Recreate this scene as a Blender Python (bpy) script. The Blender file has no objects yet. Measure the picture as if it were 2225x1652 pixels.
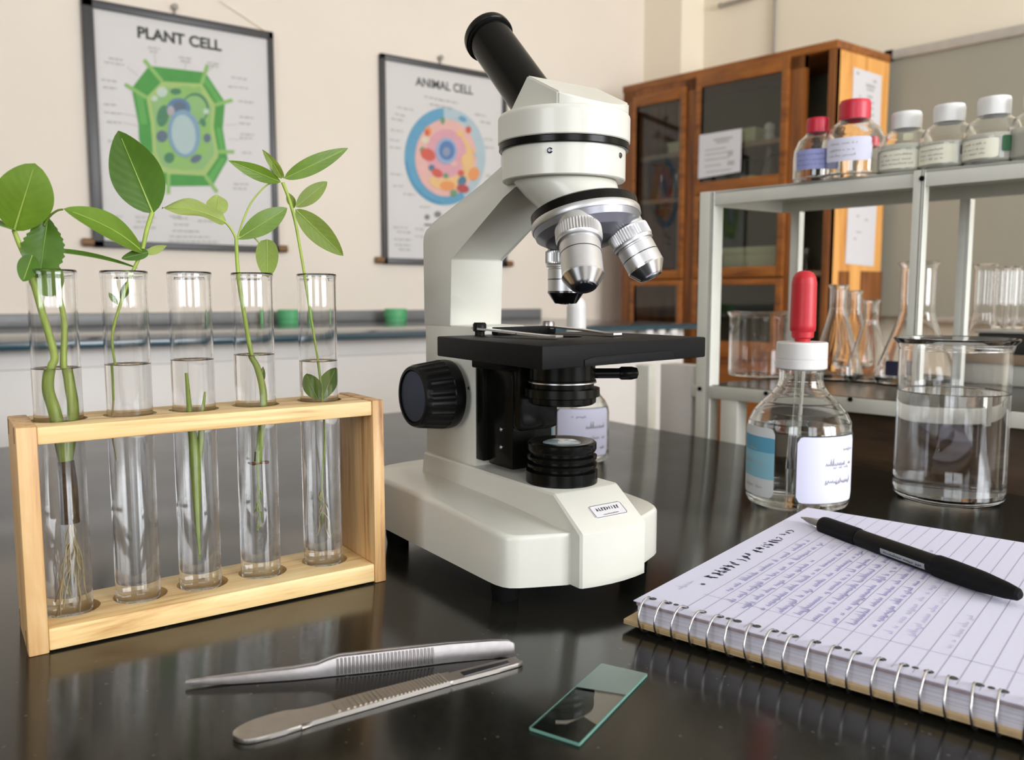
import bpy, bmesh, math, random
from mathutils import Vector as V, Matrix
random.seed(7)
S = bpy.context.scene
COL = S.collection
PI = math.pi
BZ = 0.9                                    # bench top above the floor
# ------------------------------------------------------------------ camera
F, CX, CY, HZ, H = 1800.0, 1112.5, 826.0, 645.0, 0.18
PITCH = math.atan((CY - HZ) / F)
YAW = math.atan2(3690 - CX, F)
cam = bpy.data.objects.new('camera', bpy.data.cameras.new('camera'))
COL.objects.link(cam)
cam.location = (0, 0, BZ + H)
cam.rotation_euler = (PI / 2 - PITCH, 0, YAW - PI / 2)
cam.data.sensor_width = 36.0
cam.data.sensor_fit = 'HORIZONTAL'
cam.data.lens = 36.0 * F / 2225.0
cam.data.clip_start = 0.02
cam.data.dof.use_dof = True
cam.data.dof.focus_distance = 0.50
cam.data.dof.aperture_fstop = 10.5
S.camera = cam
S.view_settings.view_transform = 'Standard'
S.view_settings.look = 'None'
S.view_settings.gamma = 1.0
S.view_settings.use_curve_mapping = False
S.view_settings.exposure = 0.0
try:
    cy = S.cycles
    cy.max_bounces = 24; cy.diffuse_bounces = 5; cy.glossy_bounces = 8
    cy.transmission_bounces = 20; cy.transparent_max_bounces = 16
    cy.caustics_reflective = False; cy.caustics_refractive = True
    cy.blur_glossy = 0.5; cy.sample_clamp_indirect = 8.0
    cy.use_denoising = True
except Exception:
    pass
# ------------------------------------------------------------------ world
world = bpy.data.worlds.new('world'); S.world = world
world.use_nodes = True
bg = world.node_tree.nodes['Background']
bg.inputs[0].default_value = (0.75, 0.85, 1.0, 1)
bg.inputs[1].default_value = 1.0

def window_light(name, loc, rot, sx, sy, watts, col):
    l = bpy.data.lights.new(name, 'AREA'); l.shape = 'RECTANGLE'
    l.size = sx; l.size_y = sy; l.energy = watts; l.color = col
    o = bpy.data.objects.new(name, l); COL.objects.link(o)
    o.location = loc; o.rotation_euler = rot
    return o
DAY = (0.93, 0.96, 1.0)
WIN_BACK = [(-1.5, -0.2, 1.0, 2.45), (0.7, 2.5, 1.0, 2.45)]       # x0, x1, z0, z1 in the wall behind the camera
WIN_SIDE = [(-1.7, -0.3, 1.0, 2.45)]                               # y0, y1, z0, z1
for i, (a, b, c, d) in enumerate(WIN_BACK):
    window_light('daylight', ((a + b) / 2, -2.78, (c + d) / 2), (PI / 2, 0, 0), b - a + .1, d - c + .1, (34, 172)[i], DAY)
for a, b, c, d in WIN_SIDE:
    window_light('daylight', (-2.78, (a + b) / 2, (c + d) / 2), (PI / 2, 0, -PI / 2), b - a + .1, d - c + .1, 48, DAY)

# ------------------------------------------------------------------ pixel ray helpers (bench coordinates: z = 0 on the bench top)
FH = V((math.cos(YAW), math.sin(YAW), 0)); RT = V((math.sin(YAW), -math.cos(YAW), 0))
FW = FH * math.cos(PITCH) - V((0, 0, 1)) * math.sin(PITCH)
UPV = FH * math.sin(PITCH) + V((0, 0, 1)) * math.cos(PITCH)
CAM = V((0, 0, H))
E2 = V((math.cos(math.radians(100.2)), math.sin(math.radians(100.2)), 0))   # direction of the right wall
NE2 = V((E2.y, -E2.x, 0))
def ray(u, v): return FW + RT * ((u - CX) / F) + UPV * ((CY - v) / F)
def pz(u, v, z):
    d = ray(u, v); return CAM + d * ((z - H) / d.z)
def py(u, v, y):
    d = ray(u, v); return CAM + d * (y / d.y)
def pp(u, v, p0, n):
    d = ray(u, v); return CAM + d * ((V(p0) - CAM).dot(n) / d.dot(n))
def away(p, d):
    h = V((p.x, p.y, 0)).normalized(); return p + h * d
def ps(u, v, x0): return pp(u, v, (x0, 0, 0), NE2)

# ------------------------------------------------------------------ materials
def lin(c):
    c = c / 255.0
    return c / 12.92 if c <= 0.04045 else ((c + 0.055) / 1.055) ** 2.4
def rgb(r, g, b): return (lin(r), lin(g), lin(b), 1.0)
def newmat(name):
    m = bpy.data.materials.new(name); m.use_nodes = True
    return m, m.node_tree, m.node_tree.nodes['Principled BSDF']
def coords(nt, scale=(1, 1, 1), rot=(0, 0, 0)):
    tc = nt.nodes.new('ShaderNodeTexCoord'); mp = nt.nodes.new('ShaderNodeMapping')
    mp.inputs['Scale'].default_value = scale; mp.inputs['Rotation'].default_value = rot
    nt.links.new(tc.outputs['Object'], mp.inputs['Vector'])
    return mp.outputs['Vector']
def noise(nt, vec, scale, detail=4, rough=.55, dist=0.0):
    n = nt.nodes.new('ShaderNodeTexNoise')
    n.inputs['Scale'].default_value = scale; n.inputs['Detail'].default_value = detail
    n.inputs['Roughness'].default_value = rough; n.inputs['Distortion'].default_value = dist
    nt.links.new(vec, n.inputs['Vector']); return n.outputs['Fac']
def ramp(nt, fac, stops):
    r = nt.nodes.new('ShaderNodeValToRGB')
    while len(r.color_ramp.elements) < len(stops): r.color_ramp.elements.new(0.5)
    for e, (p, c) in zip(r.color_ramp.elements, stops): e.position = p; e.color = c
    nt.links.new(fac, r.inputs['Fac']); return r.outputs['Color']
def bump(nt, bsdf, fac, strength, dist=.001):
    b = nt.nodes.new('ShaderNodeBump'); b.inputs['Strength'].default_value = strength
    b.inputs['Distance'].default_value = dist
    nt.links.new(fac, b.inputs['Height']); nt.links.new(b.outputs['Normal'], bsdf.inputs['Normal'])
def mul(c, k): return (min(c[0] * k, 1), min(c[1] * k, 1), min(c[2] * k, 1), 1)
def pbr(name, col, rough=.5, metal=0.0, var=.05, nscale=40, ior=1.5, coat=0.0, bmp=0.0, trans=0.0, spec=None):
    m, nt, b = newmat(name)
    n = noise(nt, coords(nt), nscale)
    nt.links.new(ramp(nt, n, [(.3, mul(col, 1 - var)), (.7, mul(col, 1 + var))]), b.inputs['Base Color'])
    b.inputs['Roughness'].default_value = rough; b.inputs['Metallic'].default_value = metal
    b.inputs['IOR'].default_value = ior; b.inputs['Coat Weight'].default_value = coat
    b.inputs['Transmission Weight'].default_value = trans
    if spec is not None: b.inputs['Specular IOR Level'].default_value = spec
    if bmp: bump(nt, b, n, bmp)
    return m
def glass(name, col=(1, 1, 1, 1), ior=1.47, rough=0.0):
    m, nt, b = newmat(name)
    n = noise(nt, coords(nt), 8)
    nt.links.new(ramp(nt, n, [(.3, mul(col, .995)), (.7, col)]), b.inputs['Base Color'])
    b.inputs['Transmission Weight'].default_value = 1.0
    b.inputs['Roughness'].default_value = rough; b.inputs['IOR'].default_value = ior
    return m
def wood(name, c0, c1, c2, axis, scale=1.0, rough=.5, knots=.6):
    m, nt, b = newmat(name)
    sc = [38 * scale] * 3; sc[axis] = 3.2 * scale
    vec = coords(nt, sc)
    n1 = noise(nt, vec, 1.6, 6, .6, 1.2)
    sc2 = [260 * scale] * 3; sc2[axis] = 9 * scale
    n2 = noise(nt, coords(nt, sc2), 1.0, 3, .5, .3)
    mix = nt.nodes.new('ShaderNodeMath'); mix.operation = 'MULTIPLY_ADD'
    nt.links.new(n2, mix.inputs[0]); mix.inputs[1].default_value = .5; nt.links.new(n1, mix.inputs[2])
    col = ramp(nt, mix.outputs[0], [(.54, c2), (.70, c1), (.92, c0)])
    nt.links.new(col, b.inputs['Base Color'])
    b.inputs['Roughness'].default_value = rough
    bump(nt, b, n2, .12, .0006)
    return m

M = {}
M['wall'] = pbr('cream_plaster', (.82, .735, .635, 1), .85, var=.02, nscale=3)
M['wall_right'] = pbr('yellow_cream_plaster', (.88, .79, .63, 1), .85, var=.02, nscale=3)
M['wall_bounce_cut'] = pbr('bounce_darkened_plaster', (.24, .20, .15, 1), .85, var=.02, nscale=3)  # for the unseen wall, darkened to cut bounce light on faces turned towards it
M['ceiling'] = pbr('white_ceiling', (.82, .80, .76, 1), .9, var=.02, nscale=4)
M['floor'] = pbr('terrazzo_floor', (.30, .25, .20, 1), .4, var=.2, nscale=25)
def bench_mat():
    m, nt, b = newmat('polished_black_stone')
    vec = coords(nt)
    n2 = noise(nt, vec, 14, 5, .6); n = noise(nt, vec, 300, 3, .6)
    base = ramp(nt, n, [(.35, (.0095, .0093, .0070, 1)), (.65, (.0155, .0152, .0118, 1))])
    vo = nt.nodes.new('ShaderNodeTexVoronoi'); vo.inputs['Scale'].default_value = 210; nt.links.new(vec, vo.inputs['Vector'])
    sp_ = nt.nodes.new('ShaderNodeSeparateColor'); nt.links.new(vo.outputs['Color'], sp_.inputs[0])
    rad = nt.nodes.new('ShaderNodeMath'); rad.operation = 'MULTIPLY_ADD'; nt.links.new(sp_.outputs[0], rad.inputs[0]); rad.inputs[1].default_value = .50; rad.inputs[2].default_value = -.31
    lt = nt.nodes.new('ShaderNodeMath'); lt.operation = 'LESS_THAN'; nt.links.new(vo.outputs['Distance'], lt.inputs[0]); nt.links.new(rad.outputs[0], lt.inputs[1])
    mk = nt.nodes.new('ShaderNodeMix'); mk.data_type = 'RGBA'; nt.links.new(lt.outputs[0], mk.inputs['Factor']); nt.links.new(base, mk.inputs['A']); mk.inputs['B'].default_value = (.060, .056, .044, 1)
    nt.links.new(mk.outputs['Result'], b.inputs['Base Color'])
    r = nt.nodes.new('ShaderNodeMapRange'); r.inputs['From Min'].default_value = .3; r.inputs['From Max'].default_value = .7
    r.inputs['To Min'].default_value = .13; r.inputs['To Max'].default_value = .165
    nt.links.new(n2, r.inputs['Value']); nt.links.new(r.outputs['Result'], b.inputs['Roughness'])
    b.inputs['IOR'].default_value = 1.34
    return m
M['bench'] = bench_mat()
M['bench_base'] = pbr('bench_cabinet_laminate', (.25, .22, .19, 1), .5)
M['counter_top'] = pbr('slate_glass_counter', (.075, .085, .10, 1), .12, var=.15)
M['counter_edge'] = pbr('teal_counter_edge', (.02, .055, .075, 1), .2)
M['counter_body'] = pbr('pale_grey_laminate', (.66, .63, .60, 1), .55, var=.03, nscale=5)
M['splash'] = pbr('grey_backsplash', (.20, .20, .20, 1), .4)
M['white_plastic'] = pbr('white_plastic', (.68, .67, .65, 1), .35)
M['enamel'] = pbr('white_enamel', (.640, .632, .565, 1), .30, var=.015, nscale=12, coat=.1)
M['black_plastic'] = pbr('black_plastic', (.006, .006, .006, 1), .34, var=.1, spec=.14)
M['black_satin'] = pbr('black_satin_metal', (.005, .005, .004, 1), .22, var=.1, spec=.14)
M['black_matte'] = pbr('black_matte', (.010, .010, .0105, 1), .5, var=.1, spec=.07, bmp=.05, nscale=400)
M['rubber'] = pbr('black_rubber', (.004, .004, .004, 1), .8, spec=.1)
M['blue_disc'] = pbr('navy_plastic', (.012, .020, .048, 1), .35, spec=.3)
M['steel'] = pbr('brushed_steel', (.36, .335, .33, 1), .34, 1.0, var=.08, nscale=300)
M['steel_warm'] = pbr('satin_steel', (.42, .385, .345, 1), .42, 1.0, var=.05, nscale=200)
M['chrome'] = pbr('satin_chrome', (.64, .64, .65, 1), .25, 1.0, var=.03, nscale=100)
M['silver'] = pbr('satin_aluminium', (.62, .62, .63, 1), .42, 1.0, var=.03, nscale=150)
M['gunmetal'] = pbr('grey_turret_metal', (.30, .30, .335, 1), .34, .75, var=.03)
M['dark_chrome'] = pbr('dark_chrome', (.11, .11, .125, 1), .22, 1.0, var=.05)
M['lens'] = pbr('dark_lens', (.008, .010, .012, 1), .05, coat=1.0)
M['lamp_lens'] = pbr('frosted_lamp_glass', (.42, .54, .58, 1), .18, coat=.5, nscale=300, var=.15)
PINE0, PINE1, PINE2 = rgb(240, 214, 160), rgb(228, 192, 132), rgb(186, 138, 82)
M['pine_x'] = wood('pine_along', PINE0, PINE1, PINE2, 0)
M['pine_z'] = wood('pine_upright', rgb(222, 186, 134), rgb(204, 160, 106), rgb(150, 102, 60), 2)
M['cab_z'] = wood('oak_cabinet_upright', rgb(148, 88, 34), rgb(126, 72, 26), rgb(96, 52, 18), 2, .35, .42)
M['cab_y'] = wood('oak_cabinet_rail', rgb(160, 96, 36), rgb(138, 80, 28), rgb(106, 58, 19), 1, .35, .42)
M['cab_side_lit'] = wood('oak_cabinet_side_lit', rgb(240, 180, 104), rgb(228, 164, 88), rgb(196, 128, 62), 2, .25, .42)  # same oak as the front, painted lighter for the daylight on this side
M['cab_in'] = pbr('dark_cabinet_interior', (.085, .075, .042, 1), .7, var=.1, nscale=6)
M['cab_shelf'] = pbr('cabinet_shelf_wood', (.30, .19, .11, 1), .6, var=.1, nscale=20)
M['cab_pane'] = glass('cabinet_pane', (.80, .84, .78, 1), 1.45)
M['rack_white'] = pbr('white_painted_steel', (.72, .72, .65, 1), .4, var=.03)
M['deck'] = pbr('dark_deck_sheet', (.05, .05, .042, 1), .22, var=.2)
M['board'] = pbr('grey_white_board', (.36, .34, .27, 1), .30, var=.02, nscale=2)
M['alu'] = pbr('board_rail_aluminium', (.56, .53, .48, 1), .4, .3)
M['glass'] = glass('clear_glass')
M['glass_thick'] = glass('clear_bottle_glass', (.985, .995, .985, 1), 1.48)
M['water'] = glass('clear_water', (.995, 1, .998, 1), 1.33)
M['pale_liquid'] = pbr('pale_milky_liquid', (.90, .88, .76, 1), .35, var=.02)
M['cap_white'] = pbr('white_screw_cap', (.86, .86, .84, 1), .4, var=.01)
M['clear_plastic'] = glass('smoky_clear_plastic', (.80, .80, .76, 1), 1.45, .08)
M['red_rubber'] = pbr('red_rubber', (.50, .012, .022, 1), .42, var=.04)
M['red_cap'] = pbr('red_cap_plastic', (.55, .015, .04, 1), .4)
M['green_cap'] = pbr('green_plastic', (.10, .42, .17, 1), .5)
M['paper'] = pbr('white_paper', (.68, .66, .68, 1), .8, var=.01)
M['page'] = pbr('ruled_paper', (.71, .71, .88, 1), .8, var=.012, nscale=8)
def striped(name, c0, c1, scale):
    m, nt, b = newmat(name)
    n = noise(nt, coords(nt, (2, 2, scale)), 1.0, 3)
    nt.links.new(ramp(nt, n, [(.35, c0), (.65, c1)]), b.inputs['Base Color'])
    b.inputs['Roughness'].default_value = .85
    return m
M['page_edges'] = striped('stacked_page_edges', (.46, .45, .52, 1), (.72, .70, .80, 1), 2200)
M['mauve_edges'] = striped('mauve_page_edges', (.26, .20, .21, 1), (.44, .36, .38, 1), 2600)
M['card'] = striped('tan_cardboard', (.36, .24, .11, 1), (.62, .46, .26, 1), 2600)
M['rule'] = pbr('ruling_ink', (.42, .40, .52, 1), .8)
M['ink_blue'] = pbr('blue_ink', (.22, .20, .48, 1), .7)
M['ink_black'] = pbr('black_ink', (.05, .05, .08, 1), .7)
M['ink_grey'] = pbr('grey_print', (.45, .435, .41, 1), .8)
M['ink_dark'] = pbr('dark_print', (.055, .06, .055, 1), .8)
M['poster_paper'] = pbr('poster_paper', (.66, .635, .62, 1), .6, var=.015, nscale=4)
M['poster_frame'] = pbr('dark_poster_frame', (.045, .043, .045, 1), .4)
M['brown_wood'] = pbr('brown_rod_wood', (.20, .10, .035, 1), .5)
M['slide_glass'] = glass('slide_glass', (.93, .99, .97, 1), 1.5)
M['slide_edge'] = pbr('green_glass_edge', (.16, .34, .28, 1), .3)
M['slide_reflection'] = pbr('painted_slide_reflection', (.15, .21, .195, 1), .30, ior=1.6)  # painted tone of the room's reflection in the slide
M['root'] = pbr('pale_root', (.52, .42, .22, 1), .6)
M['brown_stem'] = pbr('brown_stem', (.10, .06, .02, 1), .7, var=.4, nscale=300)
M['rust'] = pbr('rusty_ring', (.25, .08, .02, 1), .6)
M['deck_shade'] = wood('painted_deck_shade', rgb(84, 62, 38), rgb(66, 48, 28), rgb(46, 33, 20), 1, .4, .5)  # dark brown painted for the shade below the rack's lower deck
M['dark_box'] = pbr('dark_grey_metal', (.035, .036, .036, 1), .4)
M['tan_board'] = pbr('tan_wooden_strip', (.36, .26, .17, 1), .6)
M['screen'] = pbr('cord_grey', (.35, .32, .27, 1), .6)
def flat(r, g, b, rough=.7): 
    k = 'flat_%d_%d_%d' % (r, g, b)
    if k not in M: M[k] = pbr(k, rgb(r, g, b), rough, var=.03, nscale=30)
    return M[k]
def leaf_mat(name, c, back):
    m, nt, b = newmat(name)
    uv = nt.nodes.new('ShaderNodeUVMap')
    sx = nt.nodes.new('ShaderNodeSeparateXYZ'); nt.links.new(uv.outputs['UV'], sx.inputs[0])
    ab = nt.nodes.new('ShaderNodeMath'); ab.operation = 'ABSOLUTE'; nt.links.new(sx.outputs['Y'], ab.inputs[0])
    ma = nt.nodes.new('ShaderNodeMath'); ma.operation = 'MULTIPLY_ADD'
    nt.links.new(ab.outputs[0], ma.inputs[0]); ma.inputs[1].default_value = -.28; nt.links.new(sx.outputs['X'], ma.inputs[2])
    sn = nt.nodes.new('ShaderNodeMath'); sn.operation = 'MULTIPLY'; nt.links.new(ma.outputs[0], sn.inputs[0]); sn.inputs[1].default_value = 50
    si = nt.nodes.new('ShaderNodeMath'); si.operation = 'SINE'; nt.links.new(sn.outputs[0], si.inputs[0])
    n = noise(nt, coords(nt), 60, 3)
    ad = nt.nodes.new('ShaderNodeMath'); ad.operation = 'MULTIPLY_ADD'
    nt.links.new(si.outputs[0], ad.inputs[0]); ad.inputs[1].default_value = .03; nt.links.new(n, ad.inputs[2])
    col = ramp(nt, ad.outputs[0], [(.36, mul(c, .86)), (.66, mul(c, 1.14))])
    nt.links.new(col, b.inputs['Base Color']); b.inputs['Roughness'].default_value = .42
    bump(nt, b, si.outputs[0], .05, .0003)
    tr = nt.nodes.new('ShaderNodeBsdfTranslucent'); tr.inputs['Color'].default_value = back
    mx = nt.nodes.new('ShaderNodeMixShader'); mx.inputs[0].default_value = .35
    out = nt.nodes['Material Output']
    nt.links.new(b.outputs[0], mx.inputs[1]); nt.links.new(tr.outputs[0], mx.inputs[2]); nt.links.new(mx.outputs[0], out.inputs['Surface'])
    return m
M['leaf_dark'] = leaf_mat('dark_green_leaf', rgb(74, 112, 24), rgb(84, 122, 14))
M['leaf_mid'] = leaf_mat('mid_green_leaf', rgb(108, 142, 42), rgb(118, 148, 30))
M['leaf_light'] = leaf_mat('light_green_leaf', rgb(128, 150, 62), rgb(138, 156, 50))
M['leaf_pale'] = leaf_mat('pale_green_leaf', rgb(160, 178, 96), rgb(166, 180, 84))
M['vein'] = pbr('leaf_vein', rgb(150, 174, 78), .5)
M['vein_dark'] = pbr('leaf_vein_dark', rgb(104, 140, 50), .5)
M['stem'] = pbr('green_stem', rgb(148, 168, 66), .5, var=.12, nscale=120)
M['stem_dark'] = pbr('dark_green_stem', rgb(104, 128, 44), .5, var=.15, nscale=120)

# ------------------------------------------------------------------ object helpers
def thing(name, label, cat, at, group=None):
    o = bpy.data.objects.new(name, None); COL.objects.link(o)
    o.empty_display_size = .02
    o.location = (at[0], at[1], at[2] + BZ)
    o['label'] = label; o['category'] = cat
    if group: o['group'] = group
    return o
def rootof(o):
    while o.parent: o = o.parent
    return o
def finish(me, bm, smooth=35):
    bmesh.ops.remove_doubles(bm, verts=bm.verts, dist=1e-7)
    bmesh.ops.recalc_face_normals(bm, faces=bm.faces)
    bm.to_mesh(me); bm.free()
    if smooth:
        me.polygons.foreach_set('use_smooth', [True] * len(me.polygons))
        me.set_sharp_from_angle(angle=math.radians(smooth))
def obj(name, bm, mats, parent=None, smooth=35, label=None, fix=True):
    """link a bmesh authored in bench coordinates as one mesh object; its parent's base becomes its origin"""
    me = bpy.data.meshes.new(name)
    off = V((0, 0, BZ)) if parent is None else V((0, 0, BZ)) - rootof(parent).location
    bmesh.ops.translate(bm, verts=bm.verts, vec=off)
    if fix: finish(me, bm, smooth)
    else:
        bm.to_mesh(me); bm.free()
        if smooth:
            me.polygons.foreach_set('use_smooth', [True] * len(me.polygons)); me.set_sharp_from_angle(angle=math.radians(smooth))
    for m in (mats if isinstance(mats, (list, tuple)) else [mats]):
        me.materials.append(M[m] if isinstance(m, str) else m)
    o = bpy.data.objects.new(name, me); COL.objects.link(o)
    if parent is not None: o.parent = parent
    if label: o['label'] = label
    return o
def single(name, bm, mats, at, label, cat, group=None, smooth=35):
    """a thing that is one mesh"""
    o = obj(name, bm, mats, None, smooth)
    off = V((at[0], at[1], at[2] + BZ))
    o.data.transform(Matrix.Translation(-off)); o.location = off
    o['label'] = label; o['category'] = cat
    if group: o['group'] = group
    return o
def struct(name, bm, mat, parent=None, smooth=None):
    o = obj(name, bm, mat, parent, smooth)
    if parent is None: o['kind'] = 'structure'
    return o
def copy_tree(o, parent=None):
    c = o.copy(); COL.objects.link(c); c.parent = parent
    for ch in o.children: copy_tree(ch, c)
    return c
def B(): return bmesh.new()
def hexa(bm, p, mi=0):
    vs = [bm.verts.new(q) for q in p]
    for f in ((3, 2, 1, 0), (4, 5, 6, 7), (0, 1, 5, 4), (1, 2, 6, 5), (2, 3, 7, 6), (3, 0, 4, 7)):
        bm.faces.new([vs[i] for i in f]).material_index = mi
    return vs
def bevel(bm, vs, w, seg=2):
    if w <= 0: return
    s = set(vs); es = [e for e in bm.edges if e.verts[0] in s and e.verts[1] in s]
    bmesh.ops.bevel(bm, geom=es, offset=w, segments=seg, profile=.5, affect='EDGES', clamp_overlap=True)
def box(bm, x0, x1, y0, y1, z0, z1, bev=0, seg=2, mi=0, rot=0, cen=None):
    p = [V((x0, y0, z0)), V((x1, y0, z0)), V((x1, y1, z0)), V((x0, y1, z0)), V((x0, y0, z1)), V((x1, y0, z1)), V((x1, y1, z1)), V((x0, y1, z1))]
    if rot:
        c = V(cen) if cen else V(((x0 + x1) / 2, (y0 + y1) / 2, 0)); R = Matrix.Rotation(rot, 3, 'Z')
        p = [R @ (q - c) + c for q in p]
    vs = hexa(bm, p, mi); bevel(bm, vs, bev, seg)
def sbox(bm, o, a0, a1, s0, s1, z0, z1, bev=0, mi=0):
    """a box whose short side runs along x and long side along the right wall's direction"""
    o = V((o[0], o[1], 0)); X = V((1, 0, 0))
    q = lambda a, s, z: o + X * a + E2 * s + V((0, 0, z))
    vs = hexa(bm, [q(a0, s0, z0), q(a1, s0, z0), q(a1, s1, z0), q(a0, s1, z0), q(a0, s0, z1), q(a1, s0, z1), q(a1, s1, z1), q(a0, s1, z1)], mi)
    bevel(bm, vs, bev)
def frame(axis):
    a = V(axis).normalized(); h = V((0, 0, 1)) if abs(a.z) < .9 else V((1, 0, 0))
    x = h.cross(a).normalized(); return x, a.cross(x), a
def lathe(bm, prof, c, axis=(0, 0, 1), seg=48, mi=0, lobes=0, lobe_amp=0, lobe_range=None):
    """revolve [(r, h)] about an axis through c; r = 0 closes to a point"""
    x, y, a = frame(axis); c = V(c); rings = []
    full = []                                                       # long runs get a ring near each end so that smooth normals stay true
    for k, (r, h) in enumerate(prof):
        if k:
            r0, h0 = prof[k - 1]; L = math.hypot(r - r0, h - h0)
            if L > .005:
                for f in (min(.0007 / L, .1), 1 - min(.0007 / L, .1)): full.append((r0 + (r - r0) * f, h0 + (h - h0) * f, k - .5))
        full.append((r, h, k))
    for r, h, k in full:
        if r <= 1e-9: rings.append([bm.verts.new(c + a * h)])
        else:
            ring = []
            for i in range(seg):
                t = 2 * PI * i / seg; rr = r
                if lobes and lobe_range[0] <= k <= lobe_range[1]: rr = r + (lobe_amp if (i // max(1, seg // (2 * lobes))) % 2 else 0)
                ring.append(bm.verts.new(c + a * h + x * (rr * math.cos(t)) + y * (rr * math.sin(t))))
            rings.append(ring)
    for r0, r1 in zip(rings, rings[1:]):
        for i in range(seg):
            j = (i + 1) % seg
            if len(r0) == 1 and len(r1) == 1: break
            if len(r0) == 1: f = bm.faces.new((r0[0], r1[i], r1[j]))
            elif len(r1) == 1: f = bm.faces.new((r0[i], r0[j], r1[0]))
            else: f = bm.faces.new((r0[i], r0[j], r1[j], r1[i]))
            f.material_index = mi
def tube(bm, pts, rad, seg=10, mi=0, caps=True, closed=False):
    pts = [V(p) for p in pts]; n = len(pts)
    if not isinstance(rad, (list, tuple)): rad = [rad] * n
    rings = []; prev = None
    for i, p in enumerate(pts):
        if closed: d = pts[(i + 1) % n] - pts[i - 1]
        else: d = pts[min(i + 1, n - 1)] - pts[max(i - 1, 0)]
        d.normalize()
        x = frame(d)[0] if prev is None else (prev - d * prev.dot(d)).normalized()
        prev = x; y = d.cross(x)
        rings.append([bm.verts.new(p + x * (rad[i] * math.cos(2 * PI * k / seg)) + y * (rad[i] * math.sin(2 * PI * k / seg))) for k in range(seg)])
    pairs = list(zip(rings, rings[1:])) + ([(rings[-1], rings[0])] if closed else [])
    for a, b in pairs:
        for k in range(seg):
            j = (k + 1) % seg; bm.faces.new((a[k], a[j], b[j], b[k])).material_index = mi
    if caps and not closed:
        bm.faces.new(rings[0][::-1]).material_index = mi; bm.faces.new(rings[-1]).material_index = mi
def spline(pts, n=6):
    """Catmull-Rom through points"""
    P = [V(p) for p in pts]; P = [P[0] * 2 - P[1]] + P + [P[-1] * 2 - P[-2]]; out = []
    for i in range(1, len(P) - 2):
        for k in range(n):
            t = k / n; a, b, c, d = P[i - 1], P[i], P[i + 1], P[i + 2]
            out.append(.5 * ((2 * b) + (c - a) * t + (2 * a - 5 * b + 4 * c - d) * t * t + (3 * b - a - 3 * c + d) * t ** 3))
    out.append(P[-2]); return out
def prism(bm, poly, vec, bev=0, mi=0, seg=2):
    """extrude a closed 3-D polygon along vec"""
    vec = V(vec); a = [bm.verts.new(V(p)) for p in poly]; b = [bm.verts.new(V(p) + vec) for p in poly]
    n = len(a); fs = [bm.faces.new(a[::-1]), bm.faces.new(b)]
    for i in range(n): fs.append(bm.faces.new((a[i], a[(i + 1) % n], b[(i + 1) % n], b[i])))
    for f in fs: f.material_index = mi
    bevel(bm, a + b, bev, seg)
def face(bm, pts, mi=0):
    f = bm.faces.new([bm.verts.new(V(p)) for p in pts]); f.material_index = mi; return f
def ball(bm, c, r, sc=(1, 1, 1), mi=0, u=20, v=12):
    d = bmesh.ops.create_uvsphere(bm, u_segments=u, v_segments=v, radius=r)
    for q in d['verts']: q.co = V(c) + V((q.co.x * sc[0], q.co.y * sc[1], q.co.z * sc[2]))
    for q in d['verts']:
        for f in q.link_faces: f.material_index = mi
def cut(o, cutter_bm):
    """subtract holes from an object's mesh (object and cutter in bench coordinates before the shift)"""
    off = V((0, 0, BZ)) - (rootof(o).location if o.parent else V((0, 0, 0)))
    bmesh.ops.translate(cutter_bm, verts=cutter_bm.verts, vec=off)
    bmesh.ops.recalc_face_normals(cutter_bm, faces=cutter_bm.faces)
    me = bpy.data.meshes.new('cut'); cutter_bm.to_mesh(me); cutter_bm.free()
    c = bpy.data.objects.new('cut', me); COL.objects.link(c); c.parent = o.parent
    md = o.modifiers.new('holes', 'BOOLEAN'); md.operation = 'DIFFERENCE'; md.object = c; md.solver = 'EXACT'
    dg = bpy.context.evaluated_depsgraph_get(); dg.update()
    new = bpy.data.meshes.new_from_object(o.evaluated_get(dg))
    o.modifiers.clear(); old = o.data; o.data = new
    bpy.data.objects.remove(c); bpy.data.meshes.remove(me); bpy.data.meshes.remove(old)
    new.polygons.foreach_set('use_smooth', [True] * len(new.polygons)); new.set_sharp_from_angle(angle=math.radians(30))
def text_bm(body, bold=0.0):
    """flat lettering in the unit frame: returns triangles as (points, faces), width, height"""
    cu = bpy.data.curves.new('letters', 'FONT'); cu.body = body; cu.size = 1; cu.offset = bold
    t = bpy.data.objects.new('letters', cu); COL.objects.link(t)
    dg = bpy.context.evaluated_depsgraph_get(); dg.update()
    me = bpy.data.meshes.new_from_object(t.evaluated_get(dg))
    pts = [v.co.copy() for v in me.vertices]; fs = [tuple(p.vertices) for p in me.polygons]
    bpy.data.objects.remove(t); bpy.data.curves.remove(cu); bpy.data.meshes.remove(me)
    x0 = min(p.x for p in pts); x1 = max(p.x for p in pts); y0 = min(p.y for p in pts); y1 = max(p.y for p in pts)
    return [((p.x - x0) / (x1 - x0), (p.y - y0) / (y1 - y0)) for p in pts], fs
def put_text(bm, body, fn, bold=0.0, mi=0):
    """fn maps (0..1, 0..1) to a 3-D point"""
    pts, fs = text_bm(body, bold)
    vs = [bm.verts.new(fn(x, y)) for x, y in pts]
    for f in fs:
        try: bm.faces.new([vs[i] for i in f]).material_index = mi
        except ValueError: pass
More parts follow.
